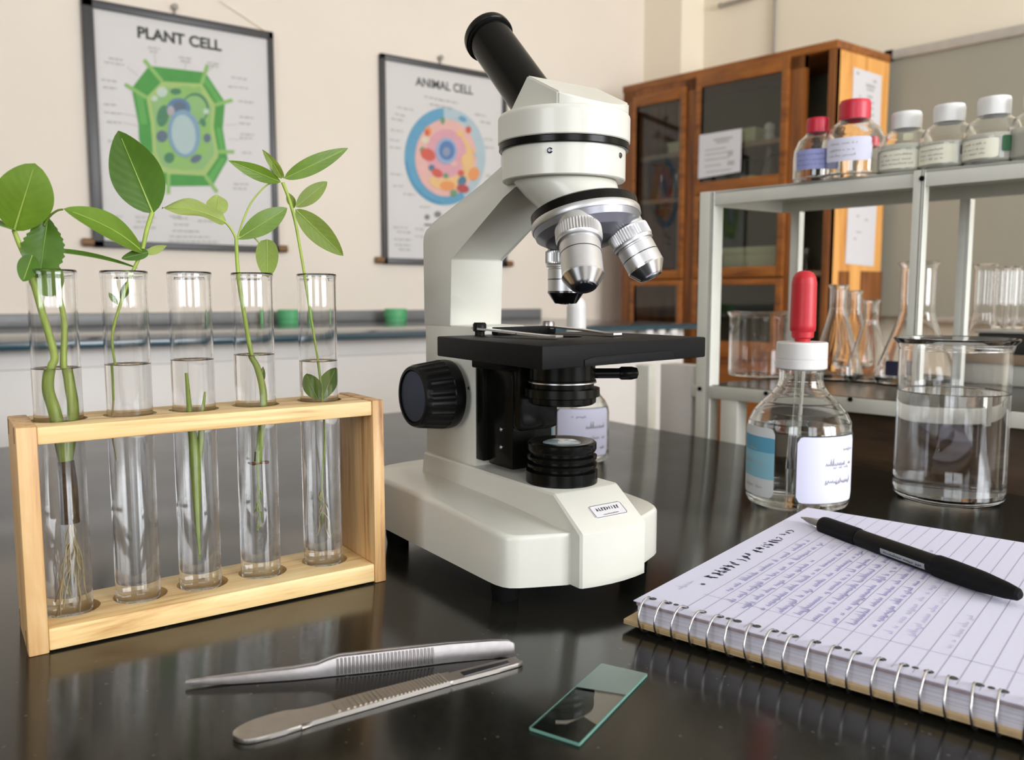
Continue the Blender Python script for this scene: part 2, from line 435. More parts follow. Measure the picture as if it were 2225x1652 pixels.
def ribbon(bm, pts, n, w, mi=0):
    """a flat stroke of width w along points, lying across normal n"""
    pts = [V(p) for p in pts]; prev = None
    for i, p in enumerate(pts):
        d = (pts[min(i + 1, len(pts) - 1)] - pts[max(i - 1, 0)]).normalized()
        s = d.cross(n(p) if callable(n) else n).normalized() * (w / 2)
        cur = (bm.verts.new(p - s), bm.verts.new(p + s))
        if prev: bm.faces.new((prev[0], prev[1], cur[1], cur[0])).material_index = mi
        prev = cur
def scribble(bm, fn, length, height, n, w, rnd, mi=0, step=None, gaps=.16):
    """illegible handwriting: runs of small loops and hooks; fn(x, y) maps the writing plane to 3-D"""
    x = 0.0; step = step or height * .42; run = []
    while x < length:
        if rnd.random() < gaps and len(run) > 3:
            ribbon(bm, run, n, w, mi); run = []; x += height * rnd.uniform(.5, 1.1); continue
        tall = rnd.random() < .2
        y1 = height * (rnd.uniform(.75, 1.35) if tall else rnd.uniform(.38, .6)); y0 = height * (rnd.uniform(-.3, .05) if rnd.random() < .15 else rnd.uniform(0, .1))
        run += [fn(x, y0), fn(x + step * rnd.uniform(.2, .5), y1), fn(x + step * rnd.uniform(.55, .8), y0 + height * rnd.uniform(0, .12))]
        x += step
    if len(run) > 3: ribbon(bm, run, n, w, mi)
def patch(bm, c, r, a0, a1, z0, z1, corner=.004, n=24, mi=0, tilt=0.0):
    """label wrapped on a cylinder, with rounded corners"""
    prev = None; c = V(c)
    for i in range(n + 1):
        f = i / n; a = a0 + (a1 - a0) * f; d = min(f, 1 - f) * abs(a1 - a0) * r
        k = 0 if d >= corner else corner - math.sqrt(max(0, corner ** 2 - (corner - d) ** 2))
        ca, sa = c.x + r * math.cos(a), c.y + r * math.sin(a); t = tilt * (f - .5)
        cur = (bm.verts.new((ca, sa, c.z + z0 + k + t)), bm.verts.new((ca, sa, c.z + z1 - k + t)))
        if prev: bm.faces.new((prev[0], cur[0], cur[1], prev[1])).material_index = mi
        prev = cur

# ================================================================== the room
YW = 2.5                                                            # left wall
XR = 2.68                                                           # right wall passes (XR, 1.55) along E2
WRO = V((XR, 1.55, 0)) - E2 * 1.55
bm = B(); box(bm, -2.8, 3.4, -2.8, 2.7, -BZ - .08, -BZ); struct('floor', bm, 'floor')
bm = B(); box(bm, -2.8, 3.6, -2.8, 2.7, 2.15, 2.25); struct('ceiling', bm, 'ceiling')
bm = B(); box(bm, -2.7, 2.95, YW, YW + .1, -BZ, 2.15); struct('wall_left', bm, 'wall')
bm = B(); sbox(bm, V((XR, 1.55, 0)), 0, .1, -4.35, .975, -BZ, 2.15); struct('wall_right', bm, 'wall_right')
def pierced(axis, pos, t, a0, a1, holes, name, mat):
    bm = B()
    def bx(u0, u1, z0, z1):
        if axis == 'y': box(bm, u0, u1, pos - t, pos, z0, z1)
        else: box(bm, pos - t, pos, u0, u1, z0, z1)
    u = a0
    for h0, h1, c, d in holes:
        bx(u, h0, -BZ, 2.15); bx(h0, h1, -BZ, c - BZ); bx(h0, h1, d - BZ, 2.15); u = h1
    bx(u, a1, -BZ, 2.15)
    struct(name, bm, mat)
pierced('y', -2.6, .12, -2.72, 3.55, WIN_BACK, 'wall_back', 'wall')
pierced('x', -2.6, .12, -2.6, YW, WIN_SIDE, 'wall_front', 'wall_bounce_cut')
def window(n, axis, pos, a, b, c, d):
    bm = B(); c -= BZ; d -= BZ
    def bx(u0, u1, z0, z1):
        if axis == 'y': box(bm, u0, u1, pos - .09, pos - .04, z0, z1)
        else: box(bm, pos - .09, pos - .04, u0, u1, z0, z1)
    for u0, u1, z0, z1 in ((a, b, c, c + .04), (a, b, d - .04, d), (a, a + .04, c, d), (b - .04, b, c, d), ((a + b) / 2 - .03, (a + b) / 2 + .03, c, d), (a, b, c + .98, c + 1.03)): bx(u0, u1, z0, z1)
    struct('window_%d' % n, bm, 'white_plastic')
for i, w in enumerate(WIN_BACK): window(i + 1, 'y', -2.6, *w)
window(3, 'x', -2.6, *WIN_SIDE[0])
# corner pier between the left and the right wall
pc = py(1396, 300, YW); po = V((pc.x, pc.y, 0)) - E2 * pc.y / E2.y
k1 = pp(1476, 300, po, NE2); sk = (k1 - po).dot(E2)
bm = B(); sbox(bm, po, 0, .20, sk, 2.55, -BZ, 2.15); struct('trim_1', bm, 'wall_right')
# thin conduit and bracket high on the right wall
bm = B(); a = pp(1681, 118, V((XR - .012, 1.55, 0)), NE2); tube(bm, [a - V((0, 0, .25)), a + V((0, 0, .5))], .006, 8)
single('wall_conduit', bm, 'screen', a, 'thin beige conduit running up the wall above the wooden cabinet', 'conduit')
bm = B(); a = pp(1566, 12, V((XR - .02, 1.55, 0)), NE2); b = pp(1640, -8, V((XR - .02, 1.55, 0)), NE2)
tube(bm, [a, b], .008, 8); ball(bm, a, .011)
single('wall_bracket', bm, 'screen', a, 'short grey rod fixed to the wall high above the glass cabinet', 'rod')

# ================================================================== bench and counter
t = thing('lab_bench', 'black polished stone lab bench carrying the microscope and test tube rack', 'bench', (-.1, .3, -BZ))
bm = B(); box(bm, -1.1, .806, -.55, 1.16, -.035, 0, .004); obj('worktop', bm, 'bench', t)
bm = B(); box(bm, -1.02, .74, -.45, 1.08, -BZ + .08, -.035); obj('base_cabinet', bm, 'bench_base', t)
bm = B(); box(bm, -.98, .70, -.40, 1.04, -BZ, -BZ + .08); obj('plinth', bm, 'rubber', t)

ZC = .102
t = thing('wall_counter', 'long grey topped counter along the wall below the cell charts', 'counter', (.2, 2.1, -BZ))
bm = B(); box(bm, -2.3, 1.86, 1.68, YW - .012, ZC - .014, ZC, .003); obj('counter_top', bm, 'counter_top', t)
bm = B(); box(bm, -2.3, 1.862, 1.668, 1.68, ZC - .015, ZC - .001, .002); obj('front_edge', bm, 'counter_edge', t)
bm = B(); box(bm, -2.28, 1.82, 1.72, YW - .02, -BZ, ZC - .014); obj('cabinet_body', bm, 'counter_body', t)
bm = B(); box(bm, -2.3, 1.86, YW - .03, YW, ZC, ZC + .034, .003); obj('backsplash', bm, 'splash', t)
for x0, x1 in ((-.75, -.12), (-.10, .53), (.55, 1.18), (1.2, 1.8)):
    bm = B(); box(bm, x0, x1, 1.708, 1.72, -.62, .05, .003); obj('door', bm, 'counter_body', t)
for u in (1402, 1428, 1455):
    p = py(u, 721, 1.69); bm = B(); lathe(bm, [(0, -.022), (.012, -.020), (.014, -.012), (.006, -.004), (.005, .02), (0, .02)], p, (0, 1, 0), 16)
    obj('knob', bm, 'white_plastic', t)
for i, u in enumerate((628, 860)):
    p = py(u, 690, 2.40); p.z = ZC; bm = B()
    r = (.034, .036)[i]
    lathe(bm, [(0, 0), (r * .94, 0), (r * .96, .012), (r, .014), (r, .036), (r * .94, .040), (0, .040)], p, seg=32, lobes=24, lobe_amp=.0008, lobe_range=(3, 4))
    single('plastic_cap', bm, 'green_cap', p, ('green round plastic cap on the counter behind the fourth and fifth tubes', 'green round plastic cap on the counter beside the microscope arm')[i], 'cap', 'green caps on the wall counter')

# ================================================================== wall charts
def wall_chart(name, label, x0, x1, z0, z1, fw):
    t = thing(name, label, 'poster', ((x0 + x1) / 2, YW, z0), 'framed cell charts on the wall')
    bm = B(); box(bm, x0, x1, YW - .010, YW - .004, z0, z1); sheet = obj('sheet', bm, 'poster_paper', t)
    bm = B(); l, r, tp, bt = fw
    for q in ((x0, x1, z1 - tp, z1), (x0, x1, z0, z0 + bt), (x0, x0 + l, z0, z1), (x1 - r, x1, z0, z1)): box(bm, q[0], q[1], YW - .020, YW - .003, q[2], q[3], .002)
    obj('chart_frame', bm, 'poster_frame', t)
    for x in (x0 - .012, x1 + .012):
        bm = B(); tube(bm, [(x - .014, YW - .012, z0 + .012), (x + .014, YW - .012, z0 + .012)], .011, 12); obj('rod_end', bm, 'brown_wood', t)
    bm = B(); xm = (x0 + x1) / 2 - .02; lathe(bm, [(0, .014), (.008, .014), (.009, .010), (.004, .008), (.004, -.003), (0, -.003)], (xm, YW - .003, z1 + .022), (0, -1, 0), 12); tube(bm, [(xm, YW - .008, z1 + .02), (xm, YW - .008, z1 - .004)], .003, 8)
    obj('hanging_nail', bm, 'screen', t)
    return t, sheet
def W(u, v, k): return py(u, v, YW - .0104 - .0005 * k)
def art(bm, pts, mi, k): face(bm, [W(u, v, k) for u, v in pts], mi)
def ell(bm, cx, cy, rx, ry, mi, k, n=40, a0=0, a1=2 * PI, rot=0):
    c, s = math.cos(rot), math.sin(rot)
    art(bm, [(cx + c * rx * math.cos(a0 + (a1 - a0) * i / n) - s * ry * math.sin(a0 + (a1 - a0) * i / n), cy + s * rx * math.cos(a0 + (a1 - a0) * i / n) + c * ry * math.sin(a0 + (a1 - a0) * i / n)) for i in range(n)], mi, k)
def lerp2(p, q, f): return (p[0] + (q[0] - p[0]) * f, p[1] + (q[1] - p[1]) * f)
def greytext(bm, u, v, w, slope, rnd, k=1, mi=0):
    x = 0
    while x < w:
        l = min(w - x, rnd.uniform(6, 13)); h = rnd.uniform(3.0, 4.4)
        art(bm, [(u + x, v + x * slope), (u + x + l, v + (x + l) * slope), (u + x + l, v + (x + l) * slope + h), (u + x, v + x * slope + h)], mi, k); x += l + 2.5

t, sheet = wall_chart('plant_cell_chart', 'dark framed wall chart titled PLANT CELL with a green cell drawing', .366, .874, .313, .957, (.027, .016, .021, .018))
mats = ['flat_78_150_72', 'flat_98_166_86', 'flat_164_190_116', 'flat_140_180_118', 'flat_128_158_180', 'flat_172_192_190', 'flat_96_128_160', 'flat_98_112_128', 'flat_190_205_190', 'flat_80_128_96', 'flat_170_165_168', 'flat_140_182_104']
for m in mats: flat(*map(int, m.split('_')[1:]))
bm = B()
outer = [(324, 143), (446, 157), (489, 222), (484, 280), (492, 330), (495, 346), (462, 404), (366, 405), (340, 388), (312, 345), (302, 300), (301, 270), (286, 192)]
inner = [(352, 177), (438, 182), (468, 228), (464, 276), (474, 330), (474, 342), (446, 382), (366, 378), (346, 372), (332, 335), (330, 300), (328, 270), (318, 212)]
art(bm, outer, 0, 1)
for i, f in ((0, .0), (1, 0), (2, 0), (4, 0), (6, 0), (7, 0), (9, 0), (12, 0)):
    p, q = outer[i], inner[i]; dx, dy = p[0] - q[0], p[1] - q[1]; l = math.hypot(dx, dy); nx, ny = -dy / l * 4, dx / l * 4; e = (p[0] + dx / l * 17, p[1] + dy / l * 17)
    art(bm, [(q[0] - nx, q[1] - ny), (e[0] - nx, e[1] - ny), (e[0] + nx, e[1] + ny), (q[0] + nx, q[1] + ny)], 11, 2)
for i in (1, 3, 5, 8, 11):
    j = (i + 1) % 13; art(bm, [lerp2(outer[i], inner[i], .2), lerp2(outer[j], inner[j], .2), lerp2(outer[j], inner[j], .75), lerp2(outer[i], inner[i], .7)], 1, 1.5)
art(bm, inner, 2, 3)
art(bm, [lerp2(p, (402, 280), .12) for p in inner], 3, 4)
ell(bm, 400, 278, 58, 92, 11, 4.5); ell(bm, 424, 236, 30, 34, 9, 4.8); ell(bm, 422, 238, 27, 30, 3, 5)
for cx, cy, rx, ry, mi, rot in ((354, 252, 13, 24, 9, .2), (352, 296, 12, 13, 7, 0), (368, 343, 11, 12, 9, .5), (450, 300, 8, 10, 7, 0), (426, 345, 13, 8, 7, -.5), (441, 266, 6, 10, 9, -.4), (352, 200, 12, 11, 8, 0), (336, 214, 7, 6, 8, 0), (382, 199, 12, 7, 9, 0), (448, 242, 6, 6, 8, 0), (430, 194, 9, 6, 11, 0)): ell(bm, cx, cy, rx, ry, mi, 5.5, 24, rot=rot)
ell(bm, 388, 236, 26, 23, 6, 6); ell(bm, 390, 232, 15, 11, 7, 6.5); ell(bm, 371, 241, 8, 11, 10, 7)
ell(bm, 400, 290, 35, 52, 4, 7.5, rot=-.12); ell(bm, 399, 292, 26, 43, 5, 8, rot=-.12)
o = obj('cell_drawing', bm, mats, sheet, 0)
rnd = random.Random(3); bm = B()
for u, v, w, s in ((322, 101, 26, .15), (326, 109, 18, .15), (388, 122, 30, .15), (392, 130, 22, .15), (450, 134, 28, .15), (456, 141, 18, .15), (236, 124, 30, .15), (226, 133, 44, .15), (220, 171, 34, .12), (224, 187, 30, .12), (226, 224, 26, .1), (226, 242, 36, .1), (232, 262, 32, .1), (234, 304, 22, .08), (502, 166, 34, .14), (496, 186, 44, .1), (518, 218, 34, .1), (520, 252, 30, .08), (520, 266, 24, .08), (522, 290, 30, .05), (520, 298, 28, .05), (526, 330, 20, .04), (528, 375, 16, .03), (508, 398, 32, .03), (506, 408, 30, .03), (236, 468, 30, .04), (294, 470, 44, .03), (296, 480, 38, .03), (290, 492, 50, .03), (376, 472, 32, .03), (378, 486, 34, .03), (374, 500, 60, .02), (368, 512, 90, .02), (366, 522, 110, .02), (430, 478, 36, .02), (368, 468, 26, .02)):
    greytext(bm, u, v, w, s, rnd, 1)
for p, q in (((276, 145), (300, 165)), ((336, 116), (338, 140)), ((404, 134), (402, 152)), ((462, 146), (448, 158)), ((262, 246), (300, 254)), ((268, 266), (300, 274)), ((496, 302), (520, 304)), ((490, 272), (516, 270))):
    ribbon(bm, [W(*p, 1), W(*q, 1)], V((0, -1, 0)), .0016)
obj('caption_lettering', bm, 'ink_grey', sheet, 0)
bm = B(); a0, a1, b0 = W(299, 82, 1), W(482, 116, 1), W(298, 56, 1)
put_text(bm, 'PLANT CELL', lambda x, y: V((a0.x + (a1.x - a0.x) * x, a0.y, a0.z + (b0.z - a0.z) * y)), .035); obj('title_lettering', bm, 'ink_dark', sheet, 0)

t, sheet = wall_chart('animal_cell_chart', 'dark framed wall chart titled ANIMAL CELL with a round pink and blue cell', 1.222, 1.712, .287, .955, (.016, .016, .018, .020))
mats = ['flat_100_156_186', 'flat_172_190_196', 'flat_222_176_168', 'flat_214_158_168', 'flat_150_168_196', 'flat_92_124_172', 'flat_140_150_172', 'flat_222_150_96', 'flat_202_96_82', 'flat_112_150_112', 'flat_226_186_130', 'flat_84_120_146', 'flat_216_206_180', 'flat_176_80_80', 'flat_84_146_180']
for m in mats: flat(*map(int, m.split('_')[1:]))
bm = B(); X0, Y0 = 967, 340
ell(bm, X0, Y0, 88, 106, 1, 1, 64)
art(bm, [(X0, Y0)] + [(X0 + 88 * math.cos(a), Y0 + 106 * math.sin(a)) for a in [math.radians(60 + 6.5 * i) for i in range(33)]], 0, 1.5)
art(bm, [(X0 + 88 * math.cos(a), Y0 + 106 * math.sin(a)) for a in [math.radians(95 + 2 * i) for i in range(41)]] + [(X0 + 82 * math.cos(a), Y0 + 99 * math.sin(a)) for a in [math.radians(175 - 2 * i) for i in range(41)]], 14, 2)
ell(bm, X0 + 2, Y0 + 3, 67, 84, 2, 3, 56); ell(bm, X0 + 2, Y0 - 6, 44, 54, 3, 3.6); ell(bm, X0 + 20, Y0 + 10, 42, 60, 10, 3.3)
kk = 4.0
for cx, cy, rx, ry, mi, rot in ((930, 286, 8, 11, 7, 0), (928, 288, 5, 7, 8, 0), (962, 262, 5, 8, 9, 0), (918, 326, 6, 7, 9, 0), (930, 336, 17, 13, 8, .5), (938, 365, 7, 7, 11, 0), (950, 376, 13, 9, 8, .5), (969, 382, 6, 6, 9, 0), (1030, 378, 12, 15, 7, .3), (1004, 394, 9, 12, 11, .4), (1006, 410, 14, 9, 13, .2), (986, 420, 8, 8, 9, 0), (1018, 282, 6, 8, 8, 0), (1000, 290, 9, 7, 10, .6), (948, 398, 18, 10, 10, .6), (972, 404, 17, 11, 7, 0), (1030, 330, 4, 4, 10, 0), (1036, 336, 5, 6, 1, 0), (1002, 376, 7, 7, 8, 0), (1006, 258, 9, 5, 0, .5), (924, 304, 9, 7, 12, 0), (986, 356, 8, 6, 2, 0), (1012, 350, 10, 16, 10, 0)): kk += .12; ell(bm, cx, cy, rx, ry, mi, kk, 20, rot=rot)
ell(bm, 970, 328, 23, 29, 4, 7.2); ell(bm, 971, 327, 17, 21, 5, 7.6); ell(bm, 970, 330, 8, 10, 6, 8)
obj('cell_drawing', bm, mats, sheet, 0)
rnd = random.Random(4); bm = B()
for u, v, w, s in ((922, 208, 74, .2), (934, 224, 50, .2), (862, 231, 36, .18), (858, 246, 22, .18), (850, 256, 28, .18), (848, 280, 28, .16), (846, 302, 24, .1), (846, 318, 26, .1), (848, 376, 26, .1), (854, 402, 24, .06), (876, 420, 26, .05), (912, 448, 22, 0), (1032, 246, 24, .2), (1044, 262, 22, .2), (1052, 300, 18, .14), (1054, 318, 22, .12), (1056, 380, 20, .1), (854, 492, 34, .05), (862, 502, 32, .05), (856, 518, 40, .05), (858, 530, 36, .05), (902, 496, 20, .05), (902, 512, 18, .05), (866, 540, 26, .05)): greytext(bm, u, v, w, s, rnd, 1)
obj('caption_lettering', bm, 'ink_grey', sheet, 0)
bm = B(); ell(bm, 928, 472, 6, 6, 0, 1, 16); ell(bm, 951, 466, 8, 7, 0, 1, 16); art(bm, [(922, 486), (944, 487), (944, 492), (922, 491)], 0, 1)
obj('small_sketch', bm, 'splash', sheet, 0)
bm = B(); a0, a1, b0 = W(903, 186, 1), W(1028, 211, 1), W(903, 166, 1)
put_text(bm, 'ANIMAL CELL', lambda x, y: V((a0.x + (a1.x - a0.x) * x, a0.y, a0.z + (b0.z - a0.z) * y)), .018); obj('title_lettering', bm, 'ink_dark', sheet, 0)
bm = B(); a = py(478, 2, YW - .006); b = py(578, 68, YW - .006); tube(bm, [a, b], .0015, 6)
single('hanging_cord', bm, 'wall_right', b, 'thin pale cord on the wall running to the corner of the plant cell chart', 'cord')

# ================================================================== glass fronted cabinet, whiteboard
CO = V((2.2894, 1.5614, 0))                                         # front right corner of the cabinet
CW, CDp, CT = .80, .282, .95
t = thing('glass_cabinet', 'brown wooden display cabinet with glass doors in the room corner', 'cabinet', (CO.x + .1, CO.y + .4, -BZ))
bm = B()
sbox(bm, CO, 0, CDp, 0, .018, -BZ, CT); obj('side_panel', bm, 'cab_side_lit', t)
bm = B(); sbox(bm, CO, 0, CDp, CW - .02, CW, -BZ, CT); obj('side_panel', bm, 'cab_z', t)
bm = B(); sbox(bm, CO, -.006, CDp, -.004, CW + .004, CT - .022, CT + .003, .002); obj('top_panel', bm, 'cab_y', t)
bm = B(); sbox(bm, CO, CDp - .012, CDp, .018, CW - .02, -BZ, CT - .02); obj('back_panel', bm, 'cab_in', t)
bm = B(); sbox(bm, CO, .0, CDp - .012, .018, CW - .02, -.02, .012); obj('middle_panel', bm, 'cab_shelf', t)
bm = B(); sbox(bm, CO, 0, CDp - .012, .018, CW - .02, -BZ, -BZ + .08); obj('bottom_panel', bm, 'cab_shelf', t)
for z in (.694, .535, .262):
    bm = B(); sbox(bm, CO, .03, CDp - .014, .018, CW - .02, z - .016, z); obj('shelf', bm, 'cab_shelf', t)
bm = B()
for s0, s1 in ((0, .022), (.10, .150), (.478, .532), (.742, CW)): sbox(bm, CO, -.004, .02, s0, s1, -BZ, CT - .02, .001)
sbox(bm, CO, -.004, .02, .10, CW, CT - .06, CT - .021); obj('face_frame', bm, 'cab_z', t)
def door(s0, s1, z0, z1, bs, bz0, bz1):
    bm = B(); a0, a1 = -.014, .004
    sbox(bm, CO, a0, a1, s0, s0 + bs, z0, z1, .001); sbox(bm, CO, a0, a1, s1 - bs, s1, z0, z1, .001)
    sbox(bm, CO, a0, a1, s0 + bs, s1 - bs, z0, z0 + bz0, .001); sbox(bm, CO, a0, a1, s0 + bs, s1 - bs, z1 - bz1, z1, .001)
    d = obj('cabinet_door', bm, 'cab_y', t)
    bm = B(); sbox(bm, CO, -.007, -.003, s0 + bs - .004, s1 - bs + .004, z0 + bz0 - .004, z1 - bz1 + .004); obj('pane', bm, 'cab_pane', d, 0)
door(.526, .750, .245, .905, .018, .03, .038)
door(.526, .750, -.80, .240, .018, .05, .02)
door(.146, .482, .532, .935, .022, .040, .045)
door(.146, .482, .245, .528, .022, .035, .02)
door(.146, .482, -.02, .240, .022, .05, .02)
bm = B(); sbox(bm, CO, -.012, .004, .15, .478, -.80, -.03, .001); obj('lower_panel', bm, 'cab_y', t)
bm = B(); sbox(bm, CO, -.02, .0, .02, CW, -.028, .022, .002); obj('ledge', bm, 'cab_y', t)
bm = B(); sbox(bm, CO, .05, .10, -.006, .0, -.9, .26, .001); sbox(bm, CO, .17, CDp, -.006, .0, -.9, .262, .001); obj('side_batten', bm, 'cab_z', t)
# notices
def notice(name, pts, lines, label, cat='paper'):
    n = (pts[1] - pts[0]).cross(pts[3] - pts[0]).normalized()
    if n.dot(CAM - pts[0]) < 0: n = -n
    tt = thing(name, label, cat, pts[2], 'paper notices on the wooden cabinet')
    bm = B(); prism(bm, [p + n * .0005 for p in pts], n * .0008); obj('sheet', bm, 'paper', tt, 0)
    bm = B(); q = lambda x, y: pts[0] + (pts[1] - pts[0]) * x + (pts[3] - pts[0]) * y + n * .0017
    for x, y, w, h in lines: face(bm, [q(x, y), q(x + w, y), q(x + w, y + h), q(x, y + h)])
    obj('notice_lettering', bm, 'ink_grey', tt, 0)
pl = lambda u, v: pp(u, v, CO + V((-.016, 0, 0)), NE2)
notice('paper_notice', [pl(1520, 294), pl(1612, 279), pl(1609, 373), pl(1517, 389)], [(.35, .14, .45, .05), (.42, .21, .3, .04), (.15, .36, .5, .03), (.15, .46, .55, .03), (.15, .58, .6, .03), (.7, .45, .12, .12), (.7, .68, .16, .1), (.15, .72, .4, .03), (.2, .86, .6, .03)], 'cream paper notice taped inside the middle glass door of the cabinet')
pl = lambda u, v: py(u, v, CO.y - .0005)
notice('paper_notice', [pl(1854, 146), pl(1915, 165), pl(1911, 283), pl(1850, 268)], [(.1, .06, .1, .05), (.7, .12, .12, .05), (.45, .22, .32, .06), (.48, .30, .26, .04), (.2, .46, .1, .03), (.5, .42, .2, .05), (.5, .52, .26, .04), (.52, .62, .22, .05), (.5, .74, .26, .05), (.54, .85, .2, .05)], 'white printed notice pinned high on the orange side of the cabinet')
notice('paper_notice', [pl(1843, 430), pl(1905, 436), pl(1897, 579), pl(1836, 573)], [(.3, .25, .1, .03), (.6, .3, .1, .03), (.25, .6, .08, .03), (.3, .5, .2, .02)], 'plain white sheet low on the cabinet side behind the steel rack')
# things inside the cabinet
def cabpt(u, v, a): return pp(u, v, CO + V((a, 0, 0)), NE2)
def carton(u0, u1, z, h, a, label, grp='cartons inside the wooden cabinet'):
    p, q = cabpt(u0, 300, a), cabpt(u1, 300, a); o0 = V((p.x, p.y, 0)); s = (p - q).dot(E2)
    bm = B(); sbox(bm, V((q.x, q.y, 0)), 0, .10, 0, s, z, z + h, .004); sbox(bm, V((q.x, q.y, 0)), -.002, .102, -.002, s + .002, z + h * .72, z + h + .002, .002)
    single('carton', bm, 'flat_200_196_160', (q.x, q.y, z), label, 'box', grp)
flat(200, 196, 160)
carton(1452, 1492, .694, .045, .08, 'pale carton on the upper shelf behind the narrow left glass door')
carton(1577, 1692, .262, .085, .06, 'wide cream carton behind the lower middle glass door')
carton(1606, 1640, .694, .055, .08, 'small pale carton above the paper notice in the cabinet')
carton(1612, 1636, .535, .05, .05, 'small pale carton beside the paper notice under the shelf')
FLASK = [(0, 0), (.036, 0), (.040, .003), (.0405, .008), (.0135, .095), (.0128, .100), (.0128, .128), (.0155, .133), (.0150, .1345), (.0118, .130), (.0115, .101), (.039, .009), (.036, .0035), (0, .003)]
FLASK = [(0, 0), (.036, 0), (.040, .003), (.0405, .008), (.0375, .02), (.0145, .092), (.0130, .100), (.0128, .128), (.0158, .1335), (.0146, .1345), (.0116, .128), (.0116, .101), (.0130, .0925), (.036, .020), (.039, .009), (.036, .0035), (0, .003)]
def scaled(prof, k, kz=None): return [(r * k, z * (kz or k)) for r, z in prof]
def cabflask(u, z, a, k, label, kz=None):
    p = cabpt(u, 300, a); p.z = z; bm = B(); lathe(bm, scaled(FLASK, k, kz), p, seg=24)
    single('glass_flask', bm, 'glass', p, label, 'flask', 'flasks inside the wooden cabinet')
cabflask(1672, .535, .06, 1.0, 'glass flask behind the middle cabinet door right of the paper notice', 1.15)
cabflask(1472, .535, .06, .65, 'small glass flask on the second shelf behind the left cabinet door')
cabflask(1440, .535, .07, .6, 'small glass flask behind the left door beside another one', .7)
cabflask(1760, .262, .12, .9, 'squat glass flask in the open right bay of the cabinet', .6)
p = cabpt(1672, 300, .08); p.z = .694; bm = B(); lathe(bm, [(0, 0), (.016, 0), (.017, .02), (.012, .03), (.017, .04), (.016, .055), (.008, .062), (0, .064)], p, seg=20)
single('white_stopper', bm, 'white_plastic', p, 'small white knob shaped bottle on the shelf above the cabinet flask', 'bottle')

WB = V((2.625, 1.55, 0)) - E2 * 1.55
t = thing('whiteboard', 'large grey white board hung on the wall right of the cabinet', 'board', (2.62, 1.0, .115))
zl = .965
bm = B(); sbox(bm, WB, 0, .02, -.9, 1.63, .115, zl); obj('board_panel', bm, 'board', t)
bm = B(); sbox(bm, WB, -.014, .024, -.92, 1.585, zl - .018, zl + .012, .003); obj('top_rail', bm, 'alu', t)
bm = B(); sbox(bm, WB, -.016, .026, 1.575, 1.60, zl - .02, zl + .014, .002); obj('corner_cap', bm, 'rubber', t)
bm = B(); sbox(bm, WB, -.05, .02, -.9, 1.45, .10, .118, .003); obj('pen_tray', bm, 'alu', t)

# ================================================================== white steel rack with bottles and glassware
SO = V((1.0, 0, 0)); ZL, ZU = .0595, .3195
SL, SR = .793, .12
t = thing('steel_rack', 'white angle steel rack with two decks beyond the bench', 'rack', (.95, .5, -BZ))
bm = B(); sbox(bm, SO, 0, .165, SR, SL, ZU - .003, ZU); sbox(bm, SO, 0, .003, SR, SL, ZU - .018, ZU, .0005); sbox(bm, SO, .162, .165, SR, SL, ZU - .018, ZU); sbox(bm, SO, 0, .165, SL - .003, SL, ZU - .018, ZU); obj('upper_shelf', bm, 'rack_white', t)
bm = B(); sbox(bm, SO, 0, .36, SR, SL + .012, ZL - .004, ZL - .001); sbox(bm, SO, -.001, .003, SR, SL + .012, ZL - .017, ZL, .0005); obj('lower_shelf', bm, 'rack_white', t)
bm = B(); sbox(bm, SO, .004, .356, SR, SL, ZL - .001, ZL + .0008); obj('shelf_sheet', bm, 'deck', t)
def angle_post(a, s, z0, z1, w=.019, flip=1):
    bm = B(); sbox(bm, SO, a - .003, a, min(s, s - flip * w), max(s, s - flip * w), z0, z1, .0004)
    sbox(bm, SO, a - .003, a + w, min(s - flip * (w - .003), s - flip * w), max(s - flip * (w - .003), s - flip * w), z0, z1, .0004)
    return bm
obj('post', angle_post(-.001, SL + .003, -BZ, ZU), 'rack_white', t)
obj('post', angle_post(-.001, .5225, ZL - .02, ZU, .0105), 'rack_white', t)
sr = ps(1722, 460, 1.165).y / E2.y; obj('post', angle_post(.165, sr, ZL, ZU - .018, .011), 'rack_white', t)
sr = ps(2088, 445, 1.165).y / E2.y; obj('post', angle_post(.165, sr, ZL, ZU - .018, .011), 'rack_white', t)
for u, v in ((2004, 388), (1665, 855), (1521, 845), (1848, 868)):
    p = ps(u, v, .996); bm = B(); lathe(bm, [(0, .002), (.0028, .002), (.003, 0), (0, 0)], p, (-1, 0, 0), 12); obj('bolt', bm, 'rubber', t)
bm = B(); sbox(bm, SO, .0, .03, .806, .858, -BZ, .085, .001); obj('side_panel', bm, 'counter_body', t)
bm = B(); sbox(bm, SO, .0, .02, .735, .760, -BZ, ZL - .017, .0008); obj('leg', bm, 'rack_white', t)
bm = B(); sbox(bm, SO, .03, .34, SR, .722, -BZ, ZL - .019, .001); obj('deck_shade_block', bm, 'deck_shade', t)  # added dark block standing in for the shade under the lower deck
s1 = ps(1380, 900, 1.30).y / E2.y; bm = B(); sbox(bm, SO, .30, .32, s1 - .03, s1, -BZ, ZL - .008, .0008); obj('leg', bm, 'rack_white', t)

